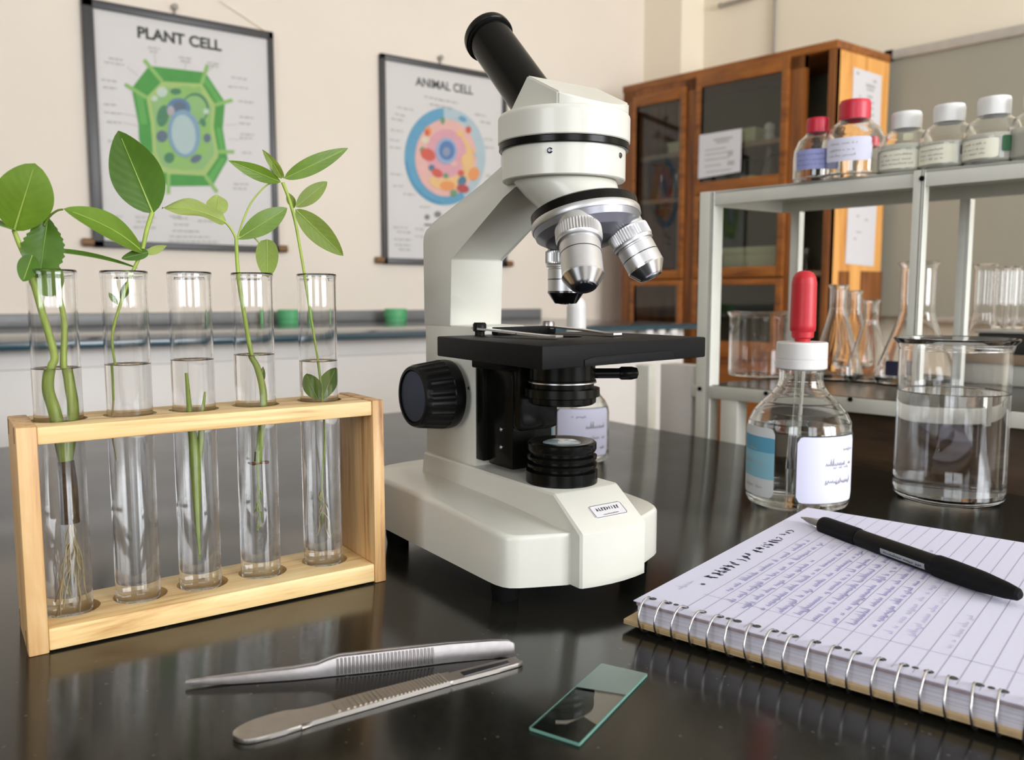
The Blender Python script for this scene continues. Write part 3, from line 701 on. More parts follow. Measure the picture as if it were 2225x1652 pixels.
# bottles on the upper deck
RB = [(0, 0), (.026, 0), (.029, .002), (.0300, .005), (.0300, .028), (.0290, .036), (.0240, .046), (.0160, .0525), (.0130, .056), (.0130, .064)]
def wall_of(prof, t):                                               # outer profile -> closed glass wall
    inn = [(max(r - t, 0.0005), z + (t if z < .004 else 0)) for r, z in prof if r > 0]
    return prof + inn[::-1] + [(0, inn[0][1])]
def reagent(u, v, k, cap, liquid, lab, label, grp, kz=1.0, fill=.032, darkmark=None):
    p = pz(u, v, ZU); p = away(p, .03 * k); p.z = ZU
    tt = thing('reagent_bottle', label, 'bottle', p, grp)
    pr = [(r * k, z * k * kz) for r, z in RB]
    bm = B(); lathe(bm, wall_of(pr, .0014), p, seg=40); obj('bottle_body', bm, 'glass_thick', tt)
    top = pr[-1][1]; bm = B(); cr = (.0146 if cap == 'red_cap' else .0163) * k
    lathe(bm, [(.0134 * k, top - .011 * k), (cr, top - .011 * k), (cr, top + .005 * k), (cr * .93, top + .008 * k), (0, top + .008 * k)], p, seg=48, lobes=24, lobe_amp=-.0004 * k, lobe_range=(1, 2))
    obj('cap', bm, cap, tt)
    if liquid:
        bm = B(); f = fill * k * kz; rr = .0287 * k
        lathe(bm, [(0, .0014), (.024 * k, .0014), (rr - .001, .004), (rr, .006), (rr, min(f, .028 * k * kz)), (rr * (1 if f < .03 * k * kz else .95), f), (0, f)], p, seg=40); obj('liquid', bm, liquid, tt)
    ac = math.atan2(-p.y, -p.x)
    if lab:
        bm = B(); patch(bm, p, .0303 * k, ac + lab[0], ac + lab[1], lab[2] * k * kz, lab[3] * k * kz, .002, 20); o = obj('label', bm, lab[4], tt, 30)
        rn = random.Random(int(u)); bm = B(); rr = .0306 * k
        for zz in (.72, .45, .22):
            z = lab[2] * k * kz + (lab[3] - lab[2]) * k * kz * zz; w = (lab[1] - lab[0]) * rr
            scribble(bm, lambda x, y: p + V((rr * math.cos(ac + lab[0] + .15 + x / rr), rr * math.sin(ac + lab[0] + .15 + x / rr), z + y)), w * .6, .0022 * k, lambda q: V((q.x - p.x, q.y - p.y, 0)), .0005, rn)
        obj('label_lettering', bm, lab[5], o, 0)
    if darkmark:
        bm = B(); patch(bm, p, .0305 * k, ac + darkmark[0], ac + darkmark[1], darkmark[2] * k, darkmark[3] * k, .001, 8); obj('sticker', bm, darkmark[4], tt, 30)
    return tt
flat(150, 158, 205); flat(222, 222, 240); flat(196, 196, 168); flat(70, 84, 66); flat(60, 58, 56); flat(60, 110, 74); flat(244, 242, 222)
G = 'reagent bottles on the upper deck of the steel rack'
reagent(1773, 391, .92, 'red_cap', None, (-1.0, 1.1, .012, .034, 'flat_150_158_205', 'ink_blue'), 'slim clear bottle with red cap and violet label on the rack', G, 1.18)
reagent(1852, 383, 1.22, 'red_cap', None, (-.9, .55, .014, .035, 'flat_222_222_240', 'ink_grey'), 'large clear bottle with red cap and white label on the rack', G, 1.06)
reagent(1965, 376, 1.0, 'cap_white', 'pale_liquid', (-1.1, .9, .006, .026, 'flat_244_242_222', 'ink_grey'), 'white capped bottle of pale liquid next to the red capped bottles', G, 1.0, .034, (-.1, .25, .036, .044, 'flat_196_196_168'))
reagent(2057, 365, 1.0, 'cap_white', 'pale_liquid', (-1.2, .3, .006, .026, 'flat_244_242_222', 'ink_grey'), 'middle white capped bottle with a small black mark on the rack', G, 1.0, .030, (.42, .58, .014, .024, 'flat_60_58_56'))
reagent(2154, 354, 1.0, 'cap_white', 'pale_liquid', (-1.2, .2, .006, .026, 'flat_244_242_222', 'ink_grey'), 'white capped bottle with a green square mark on the rack', G, 1.0, .032, (.30, .62, .012, .028, 'flat_60_110_74'))
reagent(2256, 344, 1.0, 'cap_white', 'pale_liquid', None, 'white capped bottle cut off by the picture edge on the rack', G, 1.0, .034)
p = pz(1893, 378, ZU); p = away(p, .125); p.z = ZU
tt = thing('reagent_bottle', 'small bottle with an orange red cap hidden behind the large red capped bottle', 'bottle', p, G)
bm = B(); lathe(bm, wall_of([(r * .9, z * .92) for r, z in RB], .0014), p, seg=32); obj('bottle_body', bm, 'glass_thick', tt)
bm = B(); lathe(bm, [(.012, .050), (.013, .050), (.013, .062), (0, .064)], p, seg=24); obj('cap', bm, 'red_cap', tt)

# glassware on the lower deck
def deckpt(u, v): p = pz(u, v, ZL + .001); return V((p.x, p.y, ZL + .0008))
BEAKER = [(0, 0), (.040, 0), (.0435, .002), (.0445, .006), (.0445, .088), (.0485, .0945), (.0475, .0955), (.0432, .089), (.0432, .007), (.041, .003), (0, .0022)]
def deckglass(name, prof, u, v, label, cat, grp, back=.03, seg=40, mat='glass'):
    p = away(deckpt(u, v), back); bm = B(); lathe(bm, prof, p, seg=seg)
    return p, single(name, bm, mat, p, label, cat, grp)
G2 = 'conical flasks on the lower deck'
deckglass('glass_beaker', scaled(BEAKER, 1.0, 1.02), 1648, 822, 'wide empty glass beaker at the left end of the lower deck', 'beaker', None, .04)
deckglass('conical_flask', scaled(FLASK, .92, 1.02), 1815, 828, 'clear conical flask nearest the dropper bottle on the lower deck', 'flask', G2, .03)
deckglass('conical_flask', scaled(FLASK, .84, .97), 1852, 800, 'clear conical flask half hidden between two others on the lower deck', 'flask', G2, .06)
deckglass('conical_flask', scaled(FLASK, .80, .86), 1886, 832, 'short conical flask between the dropper bottle and the beaker of water', 'flask', G2, .03)
BIG = [(0, 0), (.046, 0), (.050, .003), (.051, .009), (.047, .026), (.0245, .088), (.0220, .098), (.0220, .158), (.0260, .1655), (.0246, .1668), (.0206, .158), (.0206, .098), (.0231, .0875), (.0455, .026), (.0494, .010), (.046, .004), (0, .0035)]
p, o = deckglass('conical_flask', BIG, 1985, 842, 'tall wide necked conical flask standing behind the beaker of water', 'flask', G2, .05)
ac = math.atan2(-p.y, -p.x); bm = B(); patch(bm, p, .0522, ac - .75, ac - .35, .014, .034, .002, 10); obj('label', bm, flat(42, 46, 74), o, 30)
deckglass('conical_flask', scaled(BIG, .62, .99), 2128, 838, 'narrow tall flask right of the wide necked one on the lower deck', 'flask', G2, .06)
# boxes at the right end
s0 = ps(2118, 800, 1.27).y / E2.y
bm = B(); sbox(bm, SO, .27, .35, SR, s0 + .02, ZL + .0008, ZL + .030, .003); q = SO + E2 * s0 + V((.3, 0, ZL))
single('white_box', bm, 'rack_white', q, 'flat white box at the right end of the lower deck', 'box')
bm = B(); sbox(bm, SO, .262, .352, SR, s0 + .02, ZL + .030, ZL + .044, .001)
single('wooden_board', bm, 'tan_board', q + V((0, 0, .030)), 'thin tan wooden board lying on the flat white box', 'board')
tt = thing('dark_tray', 'dark grey metal tray holding glass tubes at the right end of the rack', 'tray', q + V((0, 0, .044)))
bm = B(); sbox(bm, SO, .262, .35, SR, s0 - .005, ZL + .044, ZL + .072, .002); obj('tray_body', bm, 'dark_box', tt)
bm = B(); sbox(bm, SO, .258, .354, SR - .002, s0 - .002, ZL + .072, ZL + .076, .001); obj('tray_rim', bm, 'alu', tt)
GT = 'glass tubes standing in the dark tray'
for i, u in enumerate((2176, 2196, 2218)):
    p = pp(u, 640, SO + V((.305, 0, 0)), NE2); p.z = ZL + .0762; bm = B()
    lathe(bm, [(0, 0), (.009, 0), (.0105, .003), (.0105, .080), (.0118, .084), (.011, .085), (.0095, .080), (.0095, .004), (0, .002)], p, seg=28)
    single('glass_tube', bm, 'glass', p, ('leftmost of the short glass tubes on the dark tray', 'middle short glass tube on the dark tray', 'short glass tube at the picture edge on the dark tray')[i], 'tube', GT)

# ================================================================== test tube rack
RY0, RY1 = .4655, .5175
t = thing('test_tube_rack', 'pale pine test tube rack holding five tubes on the black bench', 'rack', (.129, .4915, 0))
def board(name, x0, x1, y0, y1, z0, z1, mat, holes=None):
    bm = B(); box(bm, x0, x1, y0, y1, z0, z1, .0007); o = obj(name, bm, mat, t)
    if holes:
        bm = B()
        for x, y, r, zz0, zz1 in holes: lathe(bm, [(0, zz0), (r, zz0), (r, zz1), (0, zz1)], (x, y, 0), seg=48)
        cut(o, bm)
    return o
TX = [.0520, .0868, .1209, .1566, .1966]; TY = .4930
board('end_panel', .0300, .0392, RY0, RY1, 0, .1162, 'pine_z')
board('end_panel', .2200, .2275, RY0, RY1, 0, .1162, 'pine_z')
board('top_board', .0393, .2199, RY0 + .001, RY1 - .001, .1068, .1156, 'pine_x', [(x, TY, .0136, .09, .13) for x in TX])
board('bottom_board', .0393, .2199, RY0 + .001, RY1 - .001, .0008, .0122, 'pine_x', [(x + .001, TY, .0142, .0052, .03) for x in TX])
for x in (.0300, .2275):
    for zz, h in ((.1115, .004), (.0065, .005)):
        for y in (RY0 + .008, RY1 - .008):
            bm = B(); box(bm, x - .0003, x + .0003, y - .0006, y + .0006, zz - h, zz + h); obj('joint', bm, 'brown_wood', t)

# ------------------------------------------------------------------ tubes
GT = 'test tubes in the pine rack'
TR, TI = .01175, .0106
TUBE = [(0, .0056), (.006, .0056), (.0096, .0072), (.0113, .0105), (TR, .016), (TR, .190), (.0121, .1925), (.0119, .1938), (.0112, .1941), (TI, .193), (TI, .017), (.0100, .0125), (.0082, .0098), (.005, .0086), (0, .0084)]
def test_tube(i, level, label):
    tt = thing('test_tube', label, 'test tube', (TX[i], TY, .0056), GT)
    bm = B(); lathe(bm, TUBE, (TX[i], TY, 0), seg=64); obj('glass_wall', bm, 'glass', tt, 60)
    if level:
        bm = B(); r = TI + .0003
        lathe(bm, [(0, .0081), (.0052, .0083), (.0084, .0095), (.0103, .0122), (r, .0168), (r, level + .0006), (TI - .0010, level), (0, level - .0002)], (TX[i], TY, 0), seg=64)
        obj('water', bm, 'water', tt, 60)
    return tt
test_tube(0, .1425, 'water filled test tube at the left end holding the branched rooted cutting')
test_tube(1, .1430, 'test tube holding the cutting with the large dark upright leaf')
test_tube(2, .1440, 'middle test tube with only a submerged green stem and no leaves above')
test_tube(3, .1455, 'test tube holding the cutting with the small round hanging leaf')
test_tube(4, .1400, 'test tube at the right end nearest the microscope knob')

# ------------------------------------------------------------------ cuttings
def leaf(name, parent, base, tip, width, mats, nrm=None, wmax=.42, fold=.16, bend=.0, curl=0.0, q=.85, serr=0.0, n=22, m=5, twist=0.0, ripple=0.0):
    base, tip = V(base), V(tip); ax = tip - base; L = ax.length; d = ax / L
    nm = V(nrm) if nrm is not None else (CAM - (base + tip) / 2)
    nm = (nm - d * nm.dot(d)).normalized(); sd = d.cross(nm)
    bm = B(); uv = bm.loops.layers.uv.new('UVMap'); rows = []
    p = math.log(.5) / math.log(wmax)
    for i in range(n + 1):
        f = i / n; w = width / 2 * max(0, math.sin(PI * f ** p)) ** q
        if serr and i % 2: w *= 1 - serr
        w = max(w, .00012); c = base + ax * f + nm * (bend * L * math.sin(PI * f)) - nm * (curl * L * f * f)
        tw = twist * f; s2 = sd * math.cos(tw) + nm * math.sin(tw); n2 = nm * math.cos(tw) - sd * math.sin(tw); row = []
        for j in range(-m, m + 1):
            s = j / m
            row.append((bm.verts.new(c + s2 * (s * w) + n2 * (fold * abs(s) * w + ripple * width * math.sin(9 * f + 2 * s) * abs(s))), f, s))
        rows.append(row)
    for a, b in zip(rows, rows[1:]):
        for j in range(2 * m):
            fc = bm.faces.new((a[j][0], a[j + 1][0], b[j + 1][0], b[j][0])); fc.material_index = 0
            for lp, src in zip(fc.loops, (a[j], a[j + 1], b[j + 1], b[j])): lp[uv].uv = (src[1], src[2])
    mid = [rows[i][m][0].co + nm * .00012 for i in range(0, n, 2)]
    tube(bm, mid, [max(.00018, width * .022 * (1 - k / len(mid))) for k in range(len(mid))], 6, 1)
    return obj(name, bm, mats, parent, 70, fix=False)
def P(u, v, dy=0.0): return py(u, v, TY + dy)
def wet(i, u, v, dy=0.0, k=.72):
    """a point under water: the tube magnifies sideways, so it lies nearer to the tube's axis than it looks"""
    p = py(u, v, TY + dy); return V((TX[i] + (p.x - TX[i]) * k, p.y, p.z))
def stem(parent, pts, r, mat='stem', name='stem', n=5):
    bm = B(); s = spline(pts, n); k = len(s)
    rr = [r[0] + (r[1] - r[0]) * i / (k - 1) for i in range(k)] if isinstance(r, tuple) else r
    tube(bm, s, rr, 8); return obj(name, bm, mat, parent, 60)
def roots(parent, top, drop, spread, nn, seed, mat='root', w=.00030, i=0):
    rn = random.Random(seed); bm = B(); top = V(top)
    for _ in range(nn):
        a = rn.uniform(0, 2 * PI); L = drop * rn.uniform(.45, 1); s = spread * rn.uniform(.3, 1); pts = [top]
        for k in range(1, 6):
            f = k / 5; pts.append(top + V((s * f * math.cos(a) + rn.uniform(-1, 1) * .0012, s * f * math.sin(a) + rn.uniform(-1, 1) * .0012, -L * f)))
        for p in pts:
            d = math.hypot(p.x - TX[i], p.y - TY)
            if d > .0092: p.x = TX[i] + (p.x - TX[i]) * .0092 / d; p.y = TY + (p.y - TY) * .0092 / d
        tube(bm, spline(pts, 4), w, 5)
    return obj('roots', bm, mat, parent, 60)
GC = 'plant cuttings in the test tubes'
LD, LM, LL, LP = ['leaf_dark', 'vein'], ['leaf_mid', 'vein'], ['leaf_light', 'vein'], ['leaf_pale', 'vein']
LDD = ['leaf_dark', 'vein_dark']
# 1: branched cutting with roots
c = thing('plant_cutting', 'branched green cutting with hairy roots and a broad leaf in the leftmost tube', 'plant', wet(0, 152, 1140), GC)
stem(c, [wet(0, 153, 1135), wet(0, 150, 1060), wet(0, 143, 1000)], (.0034, .0030), 'brown_stem')
stem(c, [wet(0, 143, 1003), wet(0, 120, 900), wet(0, 103, 845), wet(0, 108, 798), P(118, 770), P(92, 680), P(72, 610), P(60, 570), P(42, 530), P(30, 500)], (.0026, .0011))
stem(c, [wet(0, 143, 1003), wet(0, 160, 900), wet(0, 152, 830), wet(0, 145, 790, .003), P(140, 700, .004), P(126, 640, .003), P(104, 590, .002), P(92, 550)], (.0025, .0008))
roots(c, wet(0, 154, 1130), .052, .007, 16, 2, i=0)
leaf('leaf', c, P(30, 502), P(76, 355, -.012), .0262, ['leaf_mid', 'vein'], wmax=.50, fold=.10, bend=.05, q=.62)
leaf('leaf', c, P(32, 500), P(-45, 478, -.01), .0170, LDD, nrm=(-.2, -.5, .8), fold=.2, q=.7)
leaf('leaf', c, P(104, 470, .004), P(86, 600, -.004), .0205, LDD, wmax=.60, fold=.25, q=.6, serr=.10, ripple=.05)
leaf('leaf', c, P(70, 555, -.004), P(50, 612, -.010), .0098, LD, wmax=.45, fold=.25, q=.6)
leaf('leaf', c, P(88, 560, .0), P(112, 645, .002), .0165, LM, wmax=.5, fold=.22, q=.55)
leaf('leaf', c, P(122, 548, .002), P(300, 584, .004), .0058, LDD, nrm=(0, -.45, .85), wmax=.25, fold=.5, bend=.03, q=.5)
stem(c, [P(96, 490, .002), P(108, 470, .001), P(124, 458), P(137, 455, -.001)], (.0007, .0005), 'stem_dark', 'petiole')
# 2: tall cutting with big leaves
c = thing('plant_cutting', 'cutting with a large dark upright leaf and a broad drooping leaf in the second tube', 'plant', wet(1, 246, 830), GC)
stem(c, [wet(1, 243, 870), wet(1, 240, 800), P(244, 730), P(262, 660), P(282, 605), P(300, 565), P(310, 540), P(319, 500), P(331, 462)], (.0005, .0013))
stem(c, [wet(1, 243, 870), wet(1, 238, 940), wet(1, 250, 1000)], (.0005, .0003), 'root', 'root')
leaf('leaf', c, P(332, 464), P(257, 284, -.006), .0265, LD, wmax=.45, fold=.14, bend=-.03, q=.75)
leaf('leaf', c, P(313, 550), P(138, 454, -.012), .0188, LM, nrm=(-.1, -.75, .65), wmax=.50, fold=.16, bend=.08, q=.72)
leaf('leaf', c, P(322, 548), P(264, 562, -.004), .0060, LDD, wmax=.4, fold=.3, q=.6)
leaf('leaf', c, P(316, 552), P(362, 534, .004), .0046, LP, wmax=.4, fold=.3)
leaf('leaf', c, P(282, 608, .002), P(262, 655, .002), .0046, LD, wmax=.5, fold=.4)
leaf('leaf', c, P(256, 662, .0), P(236, 636, .003), .0030, LM, wmax=.5, fold=.4)
# 3: submerged stem
c = thing('plant_cutting', 'bare green stem wholly under water in the middle tube', 'plant', wet(2, 434, 1215), GC)
stem(c, [wet(2, 434, 1215), wet(2, 430, 1150), wet(2, 427, 1070), wet(2, 426, 1000)], (.0003, .0026))
stem(c, [wet(2, 426, 1010), wet(2, 420, 960), wet(2, 412, 900), wet(2, 404, 810)], (.0027, .0007))
stem(c, [wet(2, 426, 1010), wet(2, 436, 960), wet(2, 440, 900), wet(2, 446, 850)], (.0020, .0004))
# 4: cutting with round leaf
c = thing('plant_cutting', 'cutting with a pale crumpled leaf and a small round hanging leaf in the fourth tube', 'plant', wet(3, 565, 1120), GC)
stem(c, [wet(3, 565, 1120), wet(3, 560, 1030), wet(3, 560, 1005)], (.0003, .0009))
stem(c, [wet(3, 560, 1005), wet(3, 568, 930), wet(3, 573, 860), wet(3, 560, 800), P(546, 768), P(532, 690), P(518, 600), P(514, 540), P(513, 520)], (.0018, .0010))
stem(c, [wet(3, 558, 1000), wet(3, 558, 980)], (.0013, .0010), 'brown_stem', 'scar')
bm = B(); q = wet(3, 562, 1004); ring = [q + V((.0042 * math.cos(a) , .0042 * math.sin(a), .0003 * math.sin(3 * a))) for a in [2 * PI * k / 24 for k in range(24)]]; tube(bm, ring, .0005, 6, closed=True); obj('ring', bm, 'rust', c)
leaf('leaf', c, P(516, 520), P(624, 452, -.004), .0130, LM, wmax=.52, fold=.12, bend=.03, q=.75)
stem(c, [P(514, 518), P(534, 510), P(550, 515), P(564, 528)], .0005, 'stem', 'petiole')
leaf('leaf', c, P(580, 520), P(581, 602, -.004), .0130, LL, wmax=.42, fold=.10, q=.50)
stem(c, [P(513, 520), P(508, 508), P(496, 490), P(478, 474)], (.0008, .0005), 'stem', 'petiole')
leaf('leaf', c, P(490, 482), P(352, 452, .004), .0150, LP, nrm=(-.1, -.7, .7), wmax=.40, fold=.22, bend=.10, q=.65, ripple=.08)
leaf('leaf', c, P(470, 470, .003), P(474, 424, .010), .0120, LP, wmax=.5, fold=.1, q=.6, ripple=.06)
stem(c, [P(517, 514), P(530, 475), P(545, 442), P(566, 415), P(584, 400), P(604, 394)], (.0006, .0004), 'stem', 'shoot')
leaf('leaf', c, wet(3, 568, 830), wet(3, 572, 796), .0030, LD, wmax=.4, fold=.4)
roots(c, wet(3, 563, 1060), .030, .002, 4, 9, 'stem', .00025, i=3)
# 5: slim cutting
c = thing('plant_cutting', 'slim upright cutting with seven narrow leaves in the rightmost tube', 'plant', wet(4, 700, 1135), GC)
stem(c, [wet(4, 700, 1135), wet(4, 699, 1050), wet(4, 706, 950), wet(4, 700, 860), wet(4, 693, 800), P(688, 765), P(676, 690), P(662, 600), P(652, 540), P(641, 480), P(627, 430), P(614, 396)], (.0004, .0011), 'stem')
leaf('leaf', c, P(610, 396), P(496, 349, -.006), .0088, LM, wmax=.45, fold=.15, bend=.05)
leaf('leaf', c, P(618, 388), P(570, 325, .004), .0054, LL, wmax=.45, fold=.3)
leaf('leaf', c, P(612, 388, -.002), P(592, 352, -.006), .0048, LL, wmax=.45, fold=.3)
leaf('leaf', c, P(618, 388), P(756, 322, -.006), .0106, LM, wmax=.42, fold=.16, bend=.04, q=.75)
leaf('leaf', c, P(643, 450), P(711, 395, -.004), .0098, LL, wmax=.48, fold=.12, q=.7)
leaf('leaf', c, P(642, 455), P(746, 556, -.008), .0140, LL, wmax=.45, fold=.14, bend=.03, q=.75)
leaf('leaf', c, P(640, 452, .002), P(624, 418, .006), .0052, LL, wmax=.45, fold=.2)
leaf('leaf', c, wet(4, 690, 868), wet(4, 662, 812), .0098, LM, wmax=.55, fold=.2, q=.6)
leaf('leaf', c, wet(4, 700, 868), wet(4, 728, 798), .0092, LM, wmax=.55, fold=.2, q=.6)
roots(c, wet(4, 700, 1060), .034, .006, 6, 5, i=4)

# ================================================================== microscope
MX, MY = .324, .4085
t = thing('microscope', 'white monocular microscope with black tube and stage on the bench', 'microscope', (MX, MY + .05, 0))
# foot
bm = B(); st = []
def ztop(y): return .0485 if y > .48 else (.0432 + (.0485 - .0432) * (max(0, (y - .385)) / .095) ** .6)
prof = [(.585, .010), (.584, .024), (.581, .040), (.576, .052), (.568, .059), (.556, .0625), (.50, .0628), (.45, .0628), (.42, .0628), (.40, .0628), (.392, .0625), (.386, .0612), (.382, .0588), (.3785, .0535), (.375, .0460), (.371, .0370), (.3672, .0280)]
for y, hw in prof:
    z1 = ztop(y); r = min(.0035, hw * .3); sec = [(-hw, .012)]
    sec += [(-hw + r - r * math.cos(a), z1 - r + r * math.sin(a)) for a in [PI / 2 * k / 4 for k in range(5)]]
    sec = sec + [(-x, z) for x, z in sec[::-1]]
    st.append([bm.verts.new((MX + x, y, z)) for x, z in sec])
for a, b in zip(st, st[1:]):
    for k in range(len(a)): bm.faces.new((a[k], a[(k + 1) % len(a)], b[(k + 1) % len(a)], b[k]))
bm.faces.new(st[0]); bm.faces.new(st[-1][::-1])
foot = obj('foot', bm, 'enamel', t, 40)
# raised centre of the foot
bm = B(); hw = .0257; cols = []
for x in [-hw, -hw + .0012, -hw * .6, -hw * .2, hw * .2, hw * .6, hw - .0012, hw]:
    e = abs(abs(x) - hw) < 1e-9; b = -.0035 * (1 - (x / hw) ** 2); k = .0012 if e else 0
    cols.append([bm.verts.new((MX + x, y, z)) for y, z in ((.3580 + b + k, .0118), (.3580 + b + k, .0436 - k), (.3588 + b + k, .0446 - k), (.3832 + b * .3, .0622 - k), (.3846 + b * .3, .0629 - k), (.5436 - k, .0634 - k), (.5446 - k, .0625 - k), (.548 - k, .0400), (.548 - k, .0118))])
for a, b in zip(cols, cols[1:]):
    for k in range(len(a)): bm.faces.new((a[k], a[(k + 1) % len(a)], b[(k + 1) % len(a)], b[k]))
bm.faces.new(cols[0]); bm.faces.new(cols[-1][::-1])
obj('foot_ridge', bm, 'enamel', t, 30)
for x, y in ((.273, .398), (.375, .394), (.272, .536), (.377, .536)):
    bm = B(); lathe(bm, [(0, 0), (.0078, 0), (.0088, .006), (.0088, .013), (0, .013)], (x, y, 0), seg=24); obj('rubber_foot', bm, 'rubber', t)
# name plate
n1 = V((0, .3846 - .3555, .0629 - .0446)); n1 = n1.normalized(); nn = V((0, -n1.z, n1.y)); pc0 = V((MX + .003, .3680, .0510)) + nn * .0012
fp = lambda x, y: pc0 + V((1, 0, 0)) * x + n1 * y
bm = B(); prism(bm, [fp(-.0115, -.0050), (fp(-.0125, -.0040)), fp(-.0125, .0040), fp(-.0115, .0050), fp(.0115, .0050), fp(.0125, .0040), fp(.0125, -.0040), fp(.0115, -.0050)], nn * .0006); plate = obj('name_plate', bm, 'paper', t, 20)
bm = B(); rect = [(-.0112, -.0047), (-.0121, -.0038), (-.0121, .0038), (-.0112, .0047), (.0112, .0047), (.0121, .0038), (.0121, -.0038), (.0112, -.0047), (-.0112, -.0047)]
ribbon(bm, [fp(x, y) + nn * .0007 for x, y in rect], nn, .00035); obj('plate_border', bm, 'ink_dark', plate, 0)
rn = random.Random(12); bm = B()
for k in range(9):
    x0 = -.0085 + k * .0020
    for _ in range(3):
        a, b = (x0 + rn.uniform(0, .0013), rn.uniform(-.0002, .0026)), (x0 + rn.uniform(0, .0013), rn.uniform(-.0002, .0026))
        ribbon(bm, [fp(*a) + nn * .0007, fp(*b) + nn * .0007], nn, .00055)
    ribbon(bm, [fp(x0, 0) + nn * .0007, fp(x0 + .0003, .0026) + nn * .0007], nn, .00055)
scribble(bm, lambda x, y: fp(-.006 + x, -.0034 + y) + nn * .0007, .012, .0012, nn, .0002, rn)
obj('plate_lettering', bm, 'ink_dark', plate, 0)
# pillar and arm
bm = B(); box(bm, MX - .0215, MX + .0215, .4780, .5470, .0625, .1600, .0015); obj('pillar', bm, 'enamel', t)
arm = [(.5480, .1585), (.5488, .2210), (.5475, .2255), (.5440, .2290), (.5330, .2335), (.4660, .2545), (.4370, .2660), (.3990, .2660), (.3990, .2490), (.4300, .2490), (.4424, .2426), (.5085, .2068), (.5085, .1585)]
bm = B(); prism(bm, [(MX - .0218, y, z) for y, z in arm], (.0436, 0, 0), .0012); obj('arm', bm, 'enamel', t)
bm = B(); lathe(bm, [(0, .0008), (.0011, .0008), (.0013, 0), (0, 0)], (MX - .0216, .4845, .117), (-1, 0, 0), 12); obj('screw', bm, 'steel', t)
bm = B(); box(bm, MX - .014, MX + .014, .547, .549, .072, .094, .0008); obj('rear_plate', bm, 'black_plastic', t)
# focus knobs on both sides
def knob(sx):
    bm = B(); c = (MX + sx * .0252, .5035, .1116); ax = (sx, 0, 0)
    lathe(bm, [(0, -.004), (.012, -.004), (.012, 0), (.0205, 0), (.0240, .0020), (.0245, .0050), (.0243, .0100), (.0222, .0270), (.0212, .0300), (.0205, .0310), (.0185, .0312), (.0185, .0295), (0, .0295)], c, ax, 96, lobes=24, lobe_amp=-.0008, lobe_range=(6, 7))
    k = obj('focus_knob', bm, 'black_plastic', t, 30)
    bm = B(); lathe(bm, [(0, .0302), (.0174, .0302), (.0180, .0296), (.0180, .0285), (0, .0285)], c, ax, 64); obj('knob_disc', bm, 'blue_disc', k)
knob(-1); knob(1)
# dovetail slide and stage carrier
bm = B(); box(bm, MX - .0205, MX + .0205, .4690, .4785, .068, .1405, .0008); obj('dovetail_plate', bm, 'black_satin', t)
bm = B(); box(bm, MX - .0165, MX + .0165, .4400, .4690, .066, .1405, .0015); box(bm, MX - .0165, MX + .0165, .4320, .4420, .0925, .1405, .004); obj('slide_block', bm, 'black_satin', t)
bm = B(); box(bm, MX - .030, MX + .030, .436, .4685, .1330, .1420, .001); obj('stage_carrier', bm, 'black_matte', t)
for x, z in ((-.017, .092), (-.017, .080)):
    bm = B(); ball(bm, (MX + x, .452, z), .0016, u=10, v=6); obj('screw', bm, 'steel', t)
# stage
SR_ = math.radians(5); SCN = V((MX + .0005, .4050, 0))
bm = B(); SQ = [(.2544, .3374), (.3952, .3545), (.3925, .4660), (.2620, .4586)]; bevel(bm, hexa(bm, [V((x, y, .1425)) for x, y in SQ] + [V((x, y, .1550)) for x, y in SQ]), .0010)
stage = obj('stage', bm, 'black_matte', t)
bm = B(); lathe(bm, [(0, .13), (.0125, .13), (.0125, .17), (0, .17)], (MX, MY, 0), seg=40); cut(stage, bm)
Rz = Matrix.Rotation(SR_, 3, 'Z')
def sp(x, y, z): return SCN + Rz @ V((x, y, 0)) + V((0, 0, z))
bm = B()
a = [V((.2544 + .1408 * f, .3374 + .0171 * f, z)) for f, z in ((.22, .1427), (.22, .1462), (.27, .1476), (.74, .1482), (.765, .1470), (.775, .1427))]
prism(bm, a, V((.00008, -.0007, 0)), .0003); obj('stage_lip', bm, 'black_matte', t)
for s in (-1, 1):
    bm = B(); q = [(.0300 * s, .054, .1592), (.031 * s, .040, .1586), (.030 * s, .010, .1572), (.026 * s, -.012, .1560), (.025 * s, -.020, .1562)]
    for (x0, y0, z0), (x1, y1, z1) in zip(q, q[1:]):
        d = V((x1 - x0, y1 - y0, 0)).normalized(); w = V((-d.y, d.x, 0)) * .0034
        pts = [sp(x0, y0, 0) + Rz @ w, sp(x0, y0, 0) - Rz @ w, sp(x1, y1, 0) - Rz @ w, sp(x1, y1, 0) + Rz @ w]
        hexa(bm, [pts[0] + V((0, 0, z0)), pts[1] + V((0, 0, z0)), pts[2] + V((0, 0, z1)), pts[3] + V((0, 0, z1))] + [pts[0] + V((0, 0, z0 + .0012)), pts[1] + V((0, 0, z0 + .0012)), pts[2] + V((0, 0, z1 + .0012)), pts[3] + V((0, 0, z1 + .0012))])
    clip = obj('stage_clip', bm, 'chrome', t)
    bm = B(); lathe(bm, [(0, .155), (.0032, .155), (.0032, .1575), (.0044, .1580), (.0044, .1622), (.0036, .1634), (0, .1634)], sp(.030 * s, .050, 0), seg=24); obj('clip_screw', bm, ['steel', 'black_plastic'][s < 0], clip)
bm = B(); box(bm, SCN.x - .018, SCN.x + .034, SCN.y + .046, SCN.y + .053, .155, .1600, .0008, rot=SR_, cen=SCN); obj('slide_stop', bm, 'black_matte', t)
